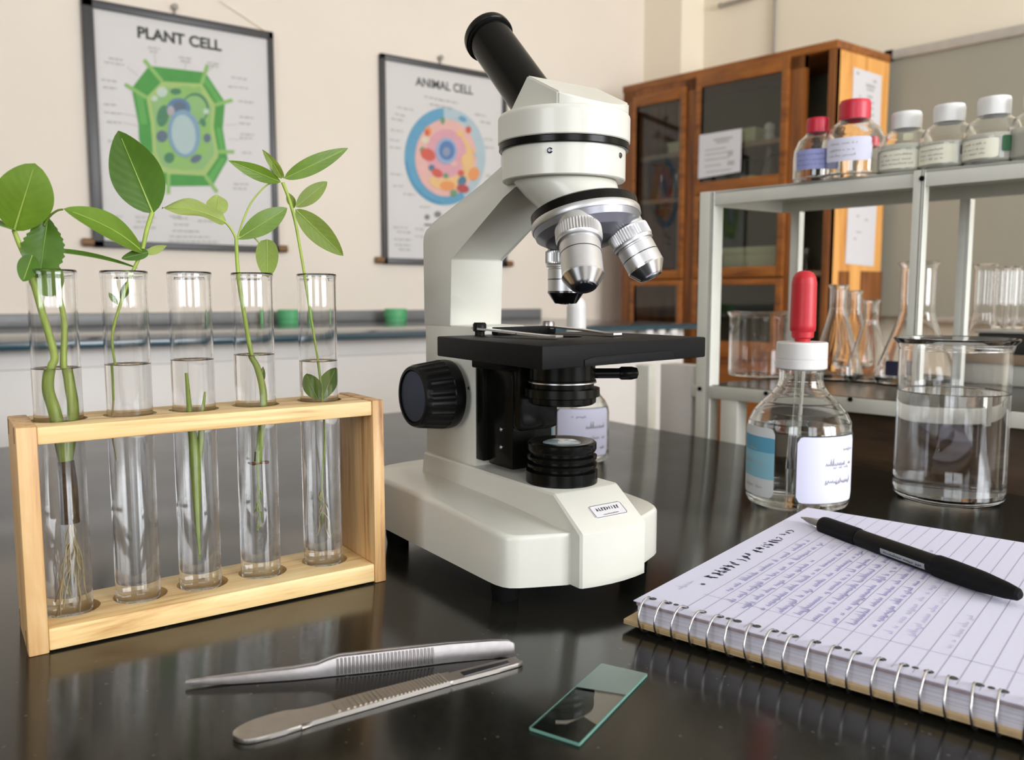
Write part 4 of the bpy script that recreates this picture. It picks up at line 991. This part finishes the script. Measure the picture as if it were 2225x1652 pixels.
# condenser
bm = B(); lathe(bm, [(0, .1430), (.0208, .1430), (.0208, .1285), (.0213, .1280), (.0213, .1265), (.0200, .1260), (.0200, .1235), (.0236, .1230), (.0238, .1180), (.0215, .1172), (.0213, .1140), (.0196, .1128), (0, .1128)], (MX, MY, 0), seg=64); cond = obj('condenser', bm, 'black_satin', t)
bm = B(); lathe(bm, [(.0202, .1272), (.0216, .1272), (.0216, .1264), (.0202, .1264)], (MX, MY, 0), seg=64); obj('condenser_ring', bm, 'chrome', cond)
bm = B(); d = RT * .96 + V((0, .06, 0)); d.z = 0; d.normalize(); c0 = V((MX, MY, .1318)); tube(bm, [c0 + d * .018, c0 + d * .036], .0032, 16); tube(bm, [c0 + d * .036, c0 + d * .0375, c0 + d * .044, c0 + d * .0475, c0 + d * .0485], [.0032, .0042, .0042, .0034, .001], 20); obj('iris_lever', bm, 'black_satin', cond)
bm = B(); q = c0 + RT * .0196 + V((0, 0, .002)); lathe(bm, [(0, .001), (.002, .001), (.0024, 0), (0, -.001)], q, RT, 12); obj('centring_screw', bm, 'steel', cond)
# lamp housing
bm = B(); lathe(bm, [(0, .0625), (.0226, .0625), (.0228, .0635), (.0228, .0705), (.0190, .0712), (.0190, .0728), (.0222, .0733), (.0224, .0752), (.0190, .0760), (.0190, .0776), (.0222, .0781), (.0224, .0800), (.0190, .0808), (.0190, .0822), (.0212, .0828), (.0220, .0845), (.0220, .0880), (.0208, .0890), (.0165, .0892), (.0125, .0872), (0, .0870)], (MX, MY, 0), seg=64); lamp = obj('lamp_housing', bm, 'black_satin', t)
bm = B(); lathe(bm, [(.0122, .0868), (.0122, .0880), (.010, .0888), (.005, .0893), (0, .0894)], (MX, MY, 0), seg=40); obj('lamp_lens', bm, 'lamp_lens', lamp)
# head
bm = B(); lathe(bm, [(0, .2500), (.0315, .2500), (.0372, .2500), (.0378, .2506), (.0378, .2684), (0, .2684)], (MX, MY, 0), seg=96); obj('head_ring', bm, 'enamel', t)
bm = B(); lathe(bm, [(.030, .2678), (.0394, .2680), (.0398, .2684), (.0398, .2718), (.0394, .2722), (.030, .2724)], (MX, MY, 0), seg=96); obj('black_collar', bm, 'black_satin', t)
bm = B(); lathe(bm, [(0, .2722), (.0398, .2722), (.0404, .2728), (.0404, .2868), (.0401, .2878), (.0392, .2890), (0, .2890)], (MX, MY, 0), seg=96); obj('head_shell', bm, 'enamel', t)
bm = B(); hw = .0272; R0 = .0394; pl2 = []
a0 = math.asin(hw / R0)
for k in range(25):
    a = -a0 + 2 * a0 * k / 24; pl2.append((MX + R0 * math.sin(a), MY - R0 * math.cos(a)))
pl2 += [(MX + hw, MY + .034), (MX - hw, MY + .034)]
prism(bm, [(x, y, .2880) for x, y in pl2], (0, 0, .05))
ZR, YR = .3105, .4095                                             # the ridge of the head
def slice_(bm, co, no):
    r = bmesh.ops.bisect_plane(bm, geom=bm.verts[:] + bm.edges[:] + bm.faces[:], plane_co=co, plane_no=no, clear_outer=True)
    es = [e for e in r['geom_cut'] if isinstance(e, bmesh.types.BMEdge)]; bmesh.ops.contextual_create(bm, geom=es)
YF, ZF = MY - R0, .2904
slice_(bm, V((MX, YR, ZR)), V((0, -(ZR - ZF), (YR - YF))).normalized())
slice_(bm, V((MX, YR, ZR)), V((0, .70, .714)).normalized())
bmesh.ops.remove_doubles(bm, verts=bm.verts, dist=1e-5)
bmesh.ops.bevel(bm, geom=[e for e in bm.edges if len(e.link_faces) == 2 and e.calc_face_angle() > .35], offset=.0009, segments=2, affect='EDGES', clamp_overlap=True)
obj('head_prism', bm, 'enamel', t, 30)
TA = V((0, .7071, .7071)); tb = V((MX, .4275, .2925))
bm = B(); lathe(bm, [(0, -.012), (.0150, -.012), (.0150, .0880), (.0166, .0884), (.0172, .0890), (.0172, .0925), (.0168, .0940), (.0150, .0945), (.0120, .0938), (0, .0930)], tb, TA, 80); eye = obj('eyepiece_tube', bm, 'black_satin', t)
bm = B(); lathe(bm, [(.0150, .0868), (.0163, .0870), (.0163, .0880), (.0150, .0884)], tb, TA, 80); obj('eyepiece_rim', bm, 'black_plastic', eye)
for a, z in ((-12, .2632), (62, .2632)):
    an = math.atan2(-MY, -MX) + math.radians(a); c0 = V((MX + .0376 * math.cos(an), MY + .0376 * math.sin(an), z)); bm = B(); lathe(bm, [(0, .0012), (.0010, .0011), (.0017, .0004), (.0017, -.001), (0, -.001)], c0, (math.cos(an), math.sin(an), 0), 16); obj('set_screw', bm, 'dark_chrome', t)
# nosepiece cone, turret and objectives
ta = math.radians(16.8); TN = V((0, -math.sin(ta), -math.cos(ta))); TE = V((0, math.cos(ta), -math.sin(ta))); OC = V((MX, .3870, .2252)); TC = OC + TN * .0036
bm = B(); rings = []
cA, cB = V((MX, MY - .001, .2502)), TC - TN * .0105
for f, r in ((0, .0312), (.06, .0310), (.35, .0285), (.75, .0240), (1.0, .0215)):
    c0 = cA.lerp(cB, f); ax = V((0, 0, -1)).lerp(TN, f).normalized(); yy = V((1, 0, 0)).cross(ax)
    rings.append([bm.verts.new(c0 + V((1, 0, 0)) * (r * math.cos(2 * PI * k / 64)) + yy * (r * math.sin(2 * PI * k / 64))) for k in range(64)])
for a, b in zip(rings, rings[1:]):
    for k in range(64): bm.faces.new((a[k], a[(k + 1) % 64], b[(k + 1) % 64], b[k]))
bm.faces.new(rings[0]); bm.faces.new(rings[-1][::-1]); obj('nose_cone', bm, 'enamel', t, 40)
bm = B(); lathe(bm, [(0, -.0125), (.0225, -.0125), (.0300, -.0118), (.0322, -.0105), (.0324, -.0052), (0, -.0052)], TC, TN, 80); tur = obj('turret', bm, 'black_satin', t)
bm = B(); lathe(bm, [(0, -.0052), (.0326, -.0052), (.0330, -.0046), (.0330, -.0014), (.0326, -.0008), (0, -.0008)], TC, TN, 80); obj('turret_ring', bm, 'silver', tur)
bm = B(); lathe(bm, [(0, -.0008), (.0322, -.0008), (.0312, .0030), (.0260, .0068), (.0170, .0106), (.0060, .0120), (0, .0122)], TC, TN, 80); obj('turret_cone', bm, 'gunmetal', tur)
def objective(az, prof_k, lens, tipmat, rk=1.08):
    e = TE * math.cos(az) + V((1, 0, 0)) * math.sin(az); d = TN * math.cos(ta) + e * math.sin(ta); b = OC + e * .0195
    k = prof_k; bm = B()
    lathe(bm, [(r_ * rk, z_) for r_, z_ in [(0, .002), (.0104, .002), (.0104, .0110), (.0116, .0116), (.0118, .0124), (.0118, .0185), (.0116, .0192), (.0112, .0200), (.0112, .0212), (.0100, .0216), (.0100, .0224), (.0103, .0228), (.0103, .036 * k), (0, .036 * k)]], b, d, 96, lobes=48, lobe_amp=-.0006, lobe_range=(4, 5))
    o = obj('objective', bm, 'silver', t, 30)
    z = .036 * k
    bm = B(); lathe(bm, [(r_ * rk, z_) for r_, z_ in [(0, z), (.0104, z), (.0104, z + .0012), (.0066, z + .0072), (.0060, z + .0078), (.0052, z + .0074), (0, z + .0072)]], b, d, 64); obj('objective_nose', bm, tipmat, o, 25)
    bm = B(); lathe(bm, [(.0050, z + .0070), (.0050, z + .0079), (.003, z + .0084), (0, z + .0086)], b, d, 32); obj('front_lens', bm, lens, o)
    bm = B(); lathe(bm, [(r_ * rk, z_) for r_, z_ in [(.0103, .0285), (.01042, .0286), (.01042, .0290), (.0103, .0291)]], b, d, 64); obj('groove', bm, 'dark_chrome', o)
objective(0, 1.0, 'lens', 'dark_chrome')
objective(math.radians(235), 1.17, 'lens', 'chrome', 1.14)
objective(math.radians(128), .98, 'chrome', 'chrome')

# ================================================================== dropper bottles
def dropper(c, k, bulb, label, white, blue, logo, fill, kz=1.0):
    c = V((c[0], c[1], 0)); tt = thing('dropper_bottle', label, 'bottle', c, 'dropper bottles on the bench')
    pr = [(0, 0), (.037, 0), (.0415, .002), (.0435, .0065), (.0437, .012), (.0437, .066), (.0425, .073), (.0385, .0815), (.0320, .0895), (.0245, .0965), (.0200, .1025), (.0183, .108), (.0183, .116), (.0190, .118), (.0190, .120)]
    pr = [(r * k, z * k * kz) for r, z in pr]
    bm = B(); lathe(bm, wall_of(pr, .0018), c, seg=80); obj('bottle_body', bm, 'glass_thick', tt, 50)
    f = fill * k * kz; rr = .0420 * k
    bm = B(); lathe(bm, [(0, .0017), (.036 * k, .0017), (rr - .0012, .0045), (rr, .0085), (rr, f + .0005), (rr - .001, f), (0, f)], c, seg=80); obj('liquid', bm, 'water', tt, 50)
    z0 = .1185 * k * kz; bm = B(); lathe(bm, [(.0186 * k, z0 - .001), (.0208 * k, z0), (.0212 * k, z0 + .0006), (.0212 * k, z0 + .0075), (.0209 * k, z0 + .0080), (.0212 * k, z0 + .0086), (.0212 * k, z0 + .0216), (.0205 * k, z0 + .0228), (0, z0 + .0230)], c, seg=80); obj('cap', bm, 'white_plastic', tt, 30)
    z0 += .0228; bm = B(); lathe(bm, [(0, 0), (.0062, 0), (.0066, .0026), (.0092, .0040), (.0094, .0085), (.0106, .0098), (.0108, .014), (.0104, .050), (.0096, .0550), (.0075, .0588), (.0040, .0606), (0, .0612)], c + V((0, 0, z0)), seg=48); obj('rubber_bulb', bm, bulb, tt, 40)
    top = c + V((0, 0, z0 - .018)); end = c + V((-.004, .003, .009)); d = (end - top)
    bm = B(); x = d.length; lathe(bm, [(.0026, 0), (.0040, 0), (.0040, x * .80), (.0022, x), (.0014, x), (.0026, x * .80)], top, d, 24); obj('pipette', bm, 'clear_plastic', tt, 40)
    ac = math.atan2(-c.y, -c.x); up = V((0, 0, 1))
    def lab(a0, a1, za, zb, mat, rnd_seed, lines, dark=True):
        if dark:
            bm = B(); patch(bm, c, .0438 * k, ac + a0 - .02, ac + a1 + .02, za - .0006, zb + .0008, .002); obj('label_backing', bm, 'ink_dark', tt, 30)
        bm = B(); patch(bm, c, .0441 * k, ac + a0, ac + a1, za, zb, .005 * k); o = obj('label', bm, mat, tt, 30)
        rn = random.Random(rnd_seed); bm = B(); r2 = .0443 * k
        for (fx, fz, w, hgt, lw) in lines:
            scribble(bm, lambda x, y: c + V((r2 * math.cos(ac + a0 + (a1 - a0) * fx + x / r2), r2 * math.sin(ac + a0 + (a1 - a0) * fx + x / r2), za + (zb - za) * fz + y)), w * (a1 - a0) * r2, hgt, lambda q: V((q.x - c.x, q.y - c.y, 0)), lw, rn, 0, None, .08)
        obj('label_lettering', bm, 'ink_grey' if not dark else 'splash', o, 0); return o, r2
    a0, a1, za, zb, lines = white; lab(a0, a1, za, zb, 'page', 21, lines)
    a0, a1, za, zb, lines = blue
    o, r2 = lab(a0, a1, za, zb, flat(214, 218, 220), 22, lines, False)
    bm = B()
    for f0, f1, z0_, z1_ in logo: patch(bm, c, .0442 * k, ac + a0 + (a1 - a0) * f0, ac + a0 + (a1 - a0) * f1, za + (zb - za) * z0_, za + (zb - za) * z1_, .0005, 12)
    obj('label_band', bm, flat(140, 192, 210), o, 30)
    bm = B(); f0, f1, z0_, z1_ = logo[0]; patch(bm, c, .04425 * k, ac + a0 + (a1 - a0) * f0, ac + a0 + (a1 - a0) * f1, za + (zb - za) * (z1_ - .22), za + (zb - za) * z1_, .0005, 12); obj('label_header', bm, flat(92, 160, 190), o, 30)
    return tt
dropper((.6151, .4429), 1.0, 'red_rubber', 'dropper bottle with a red rubber bulb beside the beaker of water',
        (-.02, 1.32, .0095, .0650, [(.40, .56, .55, .0050, .0006), (.40, .30, .55, .0050, .0006), (.7, .78, .3, .004, .0004), (.52, .52, .3, .003, .0003)]),
        (-1.42, -.44, .0105, .0700, [(.05, .66, .5, .0034, .0004), (.05, .46, .8, .0038, .0005), (.05, .33, .3, .003, .0004), (.05, .12, .7, .003, .0004)]),
        [(0, 1, .26, .86)], .0665)
dropper((.5791, .7060), .845, 'white_plastic', 'white topped dropper bottle partly hidden behind the microscope stage',
        (-.55, 1.15, .0095, .0610, [(.50, .58, .45, .0060, .0009), (.25, .82, .25, .003, .0004), (.3, .36, .6, .0045, .0006), (.3, .14, .6, .0045, .0006)]),
        (-1.5, -.62, .0095, .0610, []), [(.25, .9, .40, .95)], .055, .96)

# ================================================================== beaker of water
c = V((.7409, .3757, 0)); t = thing('water_beaker', 'glass beaker nearly two thirds full of clear water behind the notebook', 'beaker', c)
bm = B(); lathe(bm, [(0, 0), (.041, 0), (.0445, .0018), (.0455, .0060), (.0452, .1335), (.0468, .1390), (.0500, .1422), (.0502, .1432), (.0494, .1438), (.0452, .1398), (.0438, .1345), (.0438, .0090), (.0420, .0062), (0, .0060)], c, seg=96); obj('glass_wall', bm, 'glass', t, 50)
bm = B(); lathe(bm, [(0, .0057), (.0422, .0059), (.0441, .0088), (.0441, .0972), (.0434, .0962), (0, .0960)], c, seg=96); obj('water', bm, 'water', t, 50)

# ================================================================== notebook and pen
NS = V((.2655, -.9641, 0)).normalized(); NW = V((.9641, .2655, 0)).normalized(); NO = V((.3035, .3175, 0))
NLEN, NWID = .300, .257
N = lambda w, s, z: NO + NW * w + NS * s + V((0, 0, z))
def nbox(bm, w0, w1, s0, s1, z0, z1, bev=0):
    vs = hexa(bm, [N(w0, s1, z0), N(w1, s1, z0), N(w1, s0, z0), N(w0, s0, z0), N(w0, s1, z1), N(w1, s1, z1), N(w1, s0, z1), N(w0, s0, z1)]); bevel(bm, vs, bev)
t = thing('spiral_notebook', 'open wire bound notebook with lined pages of handwriting on the bench', 'notebook', N(.12, .14, 0))
bm = B(); nbox(bm, -.002, NWID + .001, -.0065, NLEN, .0024, .0052, .0004); obj('back_cover', bm, 'card', t)
bm = B(); nbox(bm, .0005, NWID - .002, .001, NLEN - .002, .0052, .0140); obj('page_block', bm, 'page_edges', t)
bm = B(); nbox(bm, -.0002, NWID - .001, .0005, NLEN - .002, .0140, .0160); obj('loose_pages', bm, 'mauve_edges', t)
bm = B(); nbox(bm, -.0008, NWID, -.001, NLEN, .0160, .0165); page = obj('top_page', bm, 'page', t)
ZP = .0166
bm = B(); s = .026
while s < NLEN - .01:
    ribbon(bm, [N(.002, s, ZP), N(NWID - .001, s + .0008, ZP)], V((0, 0, 1)), .00042); s += .00865
ribbon(bm, [N(.032, .024, ZP), N(.031, NLEN - .002, ZP)], V((0, 0, 1)), .0003)
obj('ruled_lines', bm, 'rule', page, 0)
rn = random.Random(5); bm = B(); UPZ = V((0, 0, 1))
rows = [(0, .045, .135), (1, .030, .150), (2, .026, .125), (3, .030, .170), (4, .033, .185), (5, .036, .165), (6, .032, .150), (7, .036, .165), (8, .040, .170), (9, .044, .155), (10, .040, .120), (11, .044, .060)]
for i, w0, L in rows:
    s0 = .026 + .00865 * (i + 1)
    scribble(bm, lambda x, y: N(w0 + x, s0 - .0012 - y, ZP + .0001), L * rn.uniform(.8, 1), .0050, UPZ, .00046 if i < 10 else .00026, rn)
obj('handwriting', bm, 'ink_blue', page, 0)
bm = B()
for w0, s0, L, w in ((.040, .026 + .00865 * 14, .055, .0003), (.10, .026 + .00865 * 12, .03, .0002), (.16, .026 + .00865 * 3, .04, .0002), (.030, .012, .02, .0003)): scribble(bm, lambda x, y: N(w0 + x, s0 - .0012 - y, ZP + .0001), L, .0042, UPZ, w, rn)
obj('faint_notes', bm, 'rule', page, 0)
bm = B()
x = .058
while x < .185:
    for _ in range(4):
        a = (x + rn.uniform(0, .0050), rn.uniform(.0105, .0185)); b = (x + rn.uniform(0, .0050), rn.uniform(.0105, .0185)); ribbon(bm, [N(a[0], a[1], ZP + .0001), N(b[0], b[1], ZP + .0001)], UPZ, .0013 if x < .15 else .0007)
    x += .0062 if rn.random() > .22 else .0105
lathe(bm, [(0, .0001), (.0014, .0001), (0, .0002)], N(.046, .0165, ZP), seg=10)
obj('heading_lettering', bm, 'ink_black', page, 0)
nr = 29
for i in range(nr):
    s = .0062 + .0098 * i + random.uniform(-.0006, .0006); dz = random.uniform(-.0004, .0006); ln = random.uniform(-.0016, .0022)
    bm = B(); lathe(bm, [(0, 0), (.0021, 0), (0, .00008)], N(.0078, s, ZP - .00002), seg=16); obj('punch_hole', bm, 'ink_dark', page, 0)
    if i % 3 == 1:
        bm = B(); lathe(bm, [(0, 0), (.0015, 0), (0, .00008)], N(.0080, s + .0045, ZP - .00002), seg=12); obj('punch_hole', bm, 'ink_dark', page, 0)
    bm = B(); cz, cw, r = .0096, .0018, .0092
    tube(bm, [N(cw + r * math.cos(a) * .95, s + ln * (a / PI - 1), cz + r * math.sin(a) + dz * .3) for a in [math.radians(38 + 285 * k / 30) for k in range(31)]], .00058, 8); obj('wire_ring', bm, 'chrome', t, 60)
# pen
pa, pb = V((.5120, .3641, .0196)), V((.4625, .1942, .0232)); d = pb - pa; L = d.length
t = thing('ballpoint_pen', 'black ballpoint pen with clear tip lying on the notebook', 'pen', pa.lerp(pb, .5) - V((0, 0, .0065)))
Q = lambda pr: [(r, f * L) for r, f in pr]
bm = B(); lathe(bm, Q([(0, 0), (.0005, .001), (.0011, .02), (.0013, .022), (.0030, .075), (.0046, .13), (.0046, .16), (0, .16)]), pa, d, 40); obj('tip', bm, 'clear_plastic', t, 40)
bm = B(); lathe(bm, Q([(0, -.002), (.0006, .0), (.0010, .03), (.0012, .12), (0, .12)]), pa, d, 16); obj('refill_point', bm, 'steel', t, 40)
bm = B(); lathe(bm, Q([(0, .128), (.0050, .128), (.0060, .134), (.0064, .15), (.0064, .325), (.0060, .333), (0, .333)]), pa, d, 48); obj('grip', bm, 'black_matte', t, 30)
bm = B(); lathe(bm, Q([(0, .333), (.0056, .333), (.0058, .345), (.0060, .70), (0, .70)]), pa, d, 48); barrel = obj('barrel', bm, 'black_plastic', t, 30)
bm = B(); lathe(bm, Q([(0, .69), (.0063, .692), (.0066, .70), (.0066, .76), (.0060, .87), (.0046, .955), (.0034, .995), (.0022, 1.003), (0, 1.004)]), pa, d, 48); obj('end_cap', bm, 'black_matte', t, 30)
fx, fy, fa = frame(d); toC = (CAM - pa.lerp(pb, .58)); ang = math.atan2(toC.dot(fy), toC.dot(fx)) ; low = 1 if (fx * math.cos(ang + 1) + fy * math.sin(ang + 1)).z < (fx * math.cos(ang - 1) + fy * math.sin(ang - 1)).z else -1
bm = B(); a0 = ang + low * .25; r = .00612; prev = None
pq = lambda f, a, rr=r: pa + d * f + (fx * math.cos(a) + fy * math.sin(a)) * rr
for k in range(7):
    a = a0 + low * .62 * k / 6; cur = (bm.verts.new(pq(.475, a)), bm.verts.new(pq(.675, a)))
    if prev: bm.faces.new((prev[0], prev[1], cur[1], cur[0]))
    prev = cur
lb = obj('barrel_label', bm, flat(150, 155, 160), barrel, 30)
bm = B(); scribble(bm, lambda x, y: pq(.49 + x / L, a0 + low * (.42 - y / r), r + .0001), .030, .0024, lambda q: q - (pa + d * ((q - pa).dot(d) / (L * L))), .0004, rn, 0, None, .05); obj('label_lettering', bm, 'ink_dark', lb, 0)

# ================================================================== dissecting tools
pts = [(.0908, .3272), (.0918, .3302), (.0953, .3330), (.1028, .3352), (.1144, .3350), (.1214, .3325), (.1314, .3312), (.1497, .3305), (.1889, .3270), (.1900, .3256), (.1960, .3250), (.2250, .3222), (.2272, .3205), (.2268, .3178), (.2245, .3150), (.1890, .3172), (.1849, .3174), (.1215, .3194), (.1163, .3188), (.0976, .3196), (.0924, .3228)]
t = thing('scalpel_handle', 'flat steel scalpel handle with a ribbed grip lying nearest the camera', 'scalpel', (.155, .324, 0))
bm = B(); prism(bm, [(p.x, p.y, .0003) for p in spline([(x, y + .0012, 0) for x, y in pts] + [(pts[0][0], pts[0][1] + .0012, 0)], 3)[:-1]], (0, 0, .0020), .0004); obj('handle_blade', bm, 'steel_warm', t, 30)
bm = B(); ga = V((.1345, .3255, 0)); gb = V((.1865, .3225, 0)); gd = (gb - ga).normalized(); gs = V((-gd.y, gd.x, 0))
for k in range(26):
    c0 = ga.lerp(gb, (k / 25) ** .8) + V((0, .0012, 0)); tube(bm, [c0 - gs * .0050 + V((0, 0, .0021)), c0 + gs * .0050 + V((0, 0, .0021))], .00075 if k < 9 else .0006, 8)
obj('grip_ribs', bm, 'steel_warm', t, 40)
bm = B(); a = V((.1960, .3216, .0025)); b = V((.2215, .3200, .0025)); prism(bm, [a + gs * .0022, a - gs * .0022, b - gs * .0014, b + gs * .0014], (0, 0, -.0004)); obj('blade_slot', bm, 'dark_chrome', t, 0)

t = thing('tweezers', 'pointed steel tweezers with grooved grips lying behind the scalpel handle', 'tweezers', (.155, .358, 0))
path = [(.0867, .3881, .0012), (.0960, .3830, .0026), (.1057, .3782, .0036), (.1294, .3665, .0048), (.1400, .3621, .0056), (.1455, .3600, .0074), (.1500, .3582, .0084), (.1685, .3509, .0088), (.1996, .3405, .0086), (.2200, .3322, .0084), (.2280, .3290, .0070), (.2305, .3279, .0042)]
def tarm(off, name, lean):
    bm = B(); prev = None; P0 = [V((x, y, 0)) for x, y, h in path]; n = len(path)
    for i, (x, y, h) in enumerate(path):
        d = (P0[min(i + 1, n - 1)] - P0[max(i - 1, 0)]).normalized(); s = V((-d.y, d.x, 0)); f = i / (n - 1)
        o = s * (off * math.sin(PI * min(1, f * 1.02)) ** .8); zb = .0004 if i > 2 else .0004 + .0012 * (2 - i) / 2; th = s * .0007; ln_ = s * lean * h
        zc = zb + (.0040 - h / 2 if i >= n - 3 else 0)
        q = [P0[i] + o + th + V((0, 0, zc)), P0[i] + o + th + ln_ + V((0, 0, zc + h))] + [P0[i] + o - th + ln_ * f2 - s * (.00035 * min(1, h / .008) * math.sin(PI * f2)) + V((0, 0, zc + h * f2)) for f2 in (1, .9, .75, .55, .35, .15, 0)]
        cur = [bm.verts.new(v) for v in q]
        if prev:
            for k in range(9): bm.faces.new((prev[k], prev[(k + 1) % 9], cur[(k + 1) % 9], cur[k]))
        else: bm.faces.new(cur)
        prev = cur
    bm.faces.new(prev[::-1]); return obj(name, bm, 'steel', t, 40)
front = tarm(-.0002, 'arm', .17); tarm(.0034, 'arm', .12)
bm = B()
for k in range(26):
    x = .1490 + .0430 * k / 25
    i = max(q for q in range(len(path) - 1) if path[q][0] <= x); g = (x - path[i][0]) / (path[i + 1][0] - path[i][0])
    a = V((x, path[i][1] + (path[i + 1][1] - path[i][1]) * g, 0)); h = path[i][2] + (path[i + 1][2] - path[i][2]) * g
    dd = V((path[i + 1][0] - path[i][0], path[i + 1][1] - path[i][1], 0)).normalized(); s = V((-dd.y, dd.x, 0))
    tube(bm, [a - s * (.0012 + .00035 * math.sin(PI * f2)) + s * .17 * h * f2 + V((0, 0, .0004 + h * f2)) for f2 in (.08, .3, .55, .8, .95)], .00055, 6)
obj('grip_grooves', bm, 'steel', t, 40)

# ================================================================== glass slide
q = [V((.1946, .2654, 0)), V((.2035, .2443, 0)), V((.2692, .2736, 0)), V((.2590, .2940, 0))]
t = thing('microscope_slide', 'rectangular glass microscope slide with green edges lying on the bench', 'slide', (.232, .269, 0))
bm = B(); hexa(bm, [p + V((0, 0, .0002)) for p in q] + [p + V((0, 0, .0013)) for p in q]); obj('slide_plate', bm, 'slide_glass', t, 0)
bm = B(); mid = (q[0] + q[1] + q[2] + q[3]) / 4
for a, b in zip(q, q[1:] + q[:1]):
    nrm = (b - a).cross(V((0, 0, 1))).normalized()
    hexa(bm, [a + nrm * .0004 + V((0, 0, .0002)), b + nrm * .0004 + V((0, 0, .0002)), b - nrm * .0001 + V((0, 0, .0002)), a - nrm * .0001 + V((0, 0, .0002)), a + nrm * .0004 + V((0, 0, .0013)), b + nrm * .0004 + V((0, 0, .0013)), b - nrm * .0001 + V((0, 0, .0013)), a - nrm * .0001 + V((0, 0, .0013))])
obj('slide_edges', bm, 'slide_edge', t, 0)
bm = B(); l0 = q[0].lerp(q[3], .60); l1 = q[1].lerp(q[2], .66); face(bm, [p + V((0, 0, .00136)) for p in (l0, l1, q[2], q[3])]); obj('reflection_patch', bm, 'slide_reflection', t, 0)  # thin sheet painting a reflection over the slide's far end
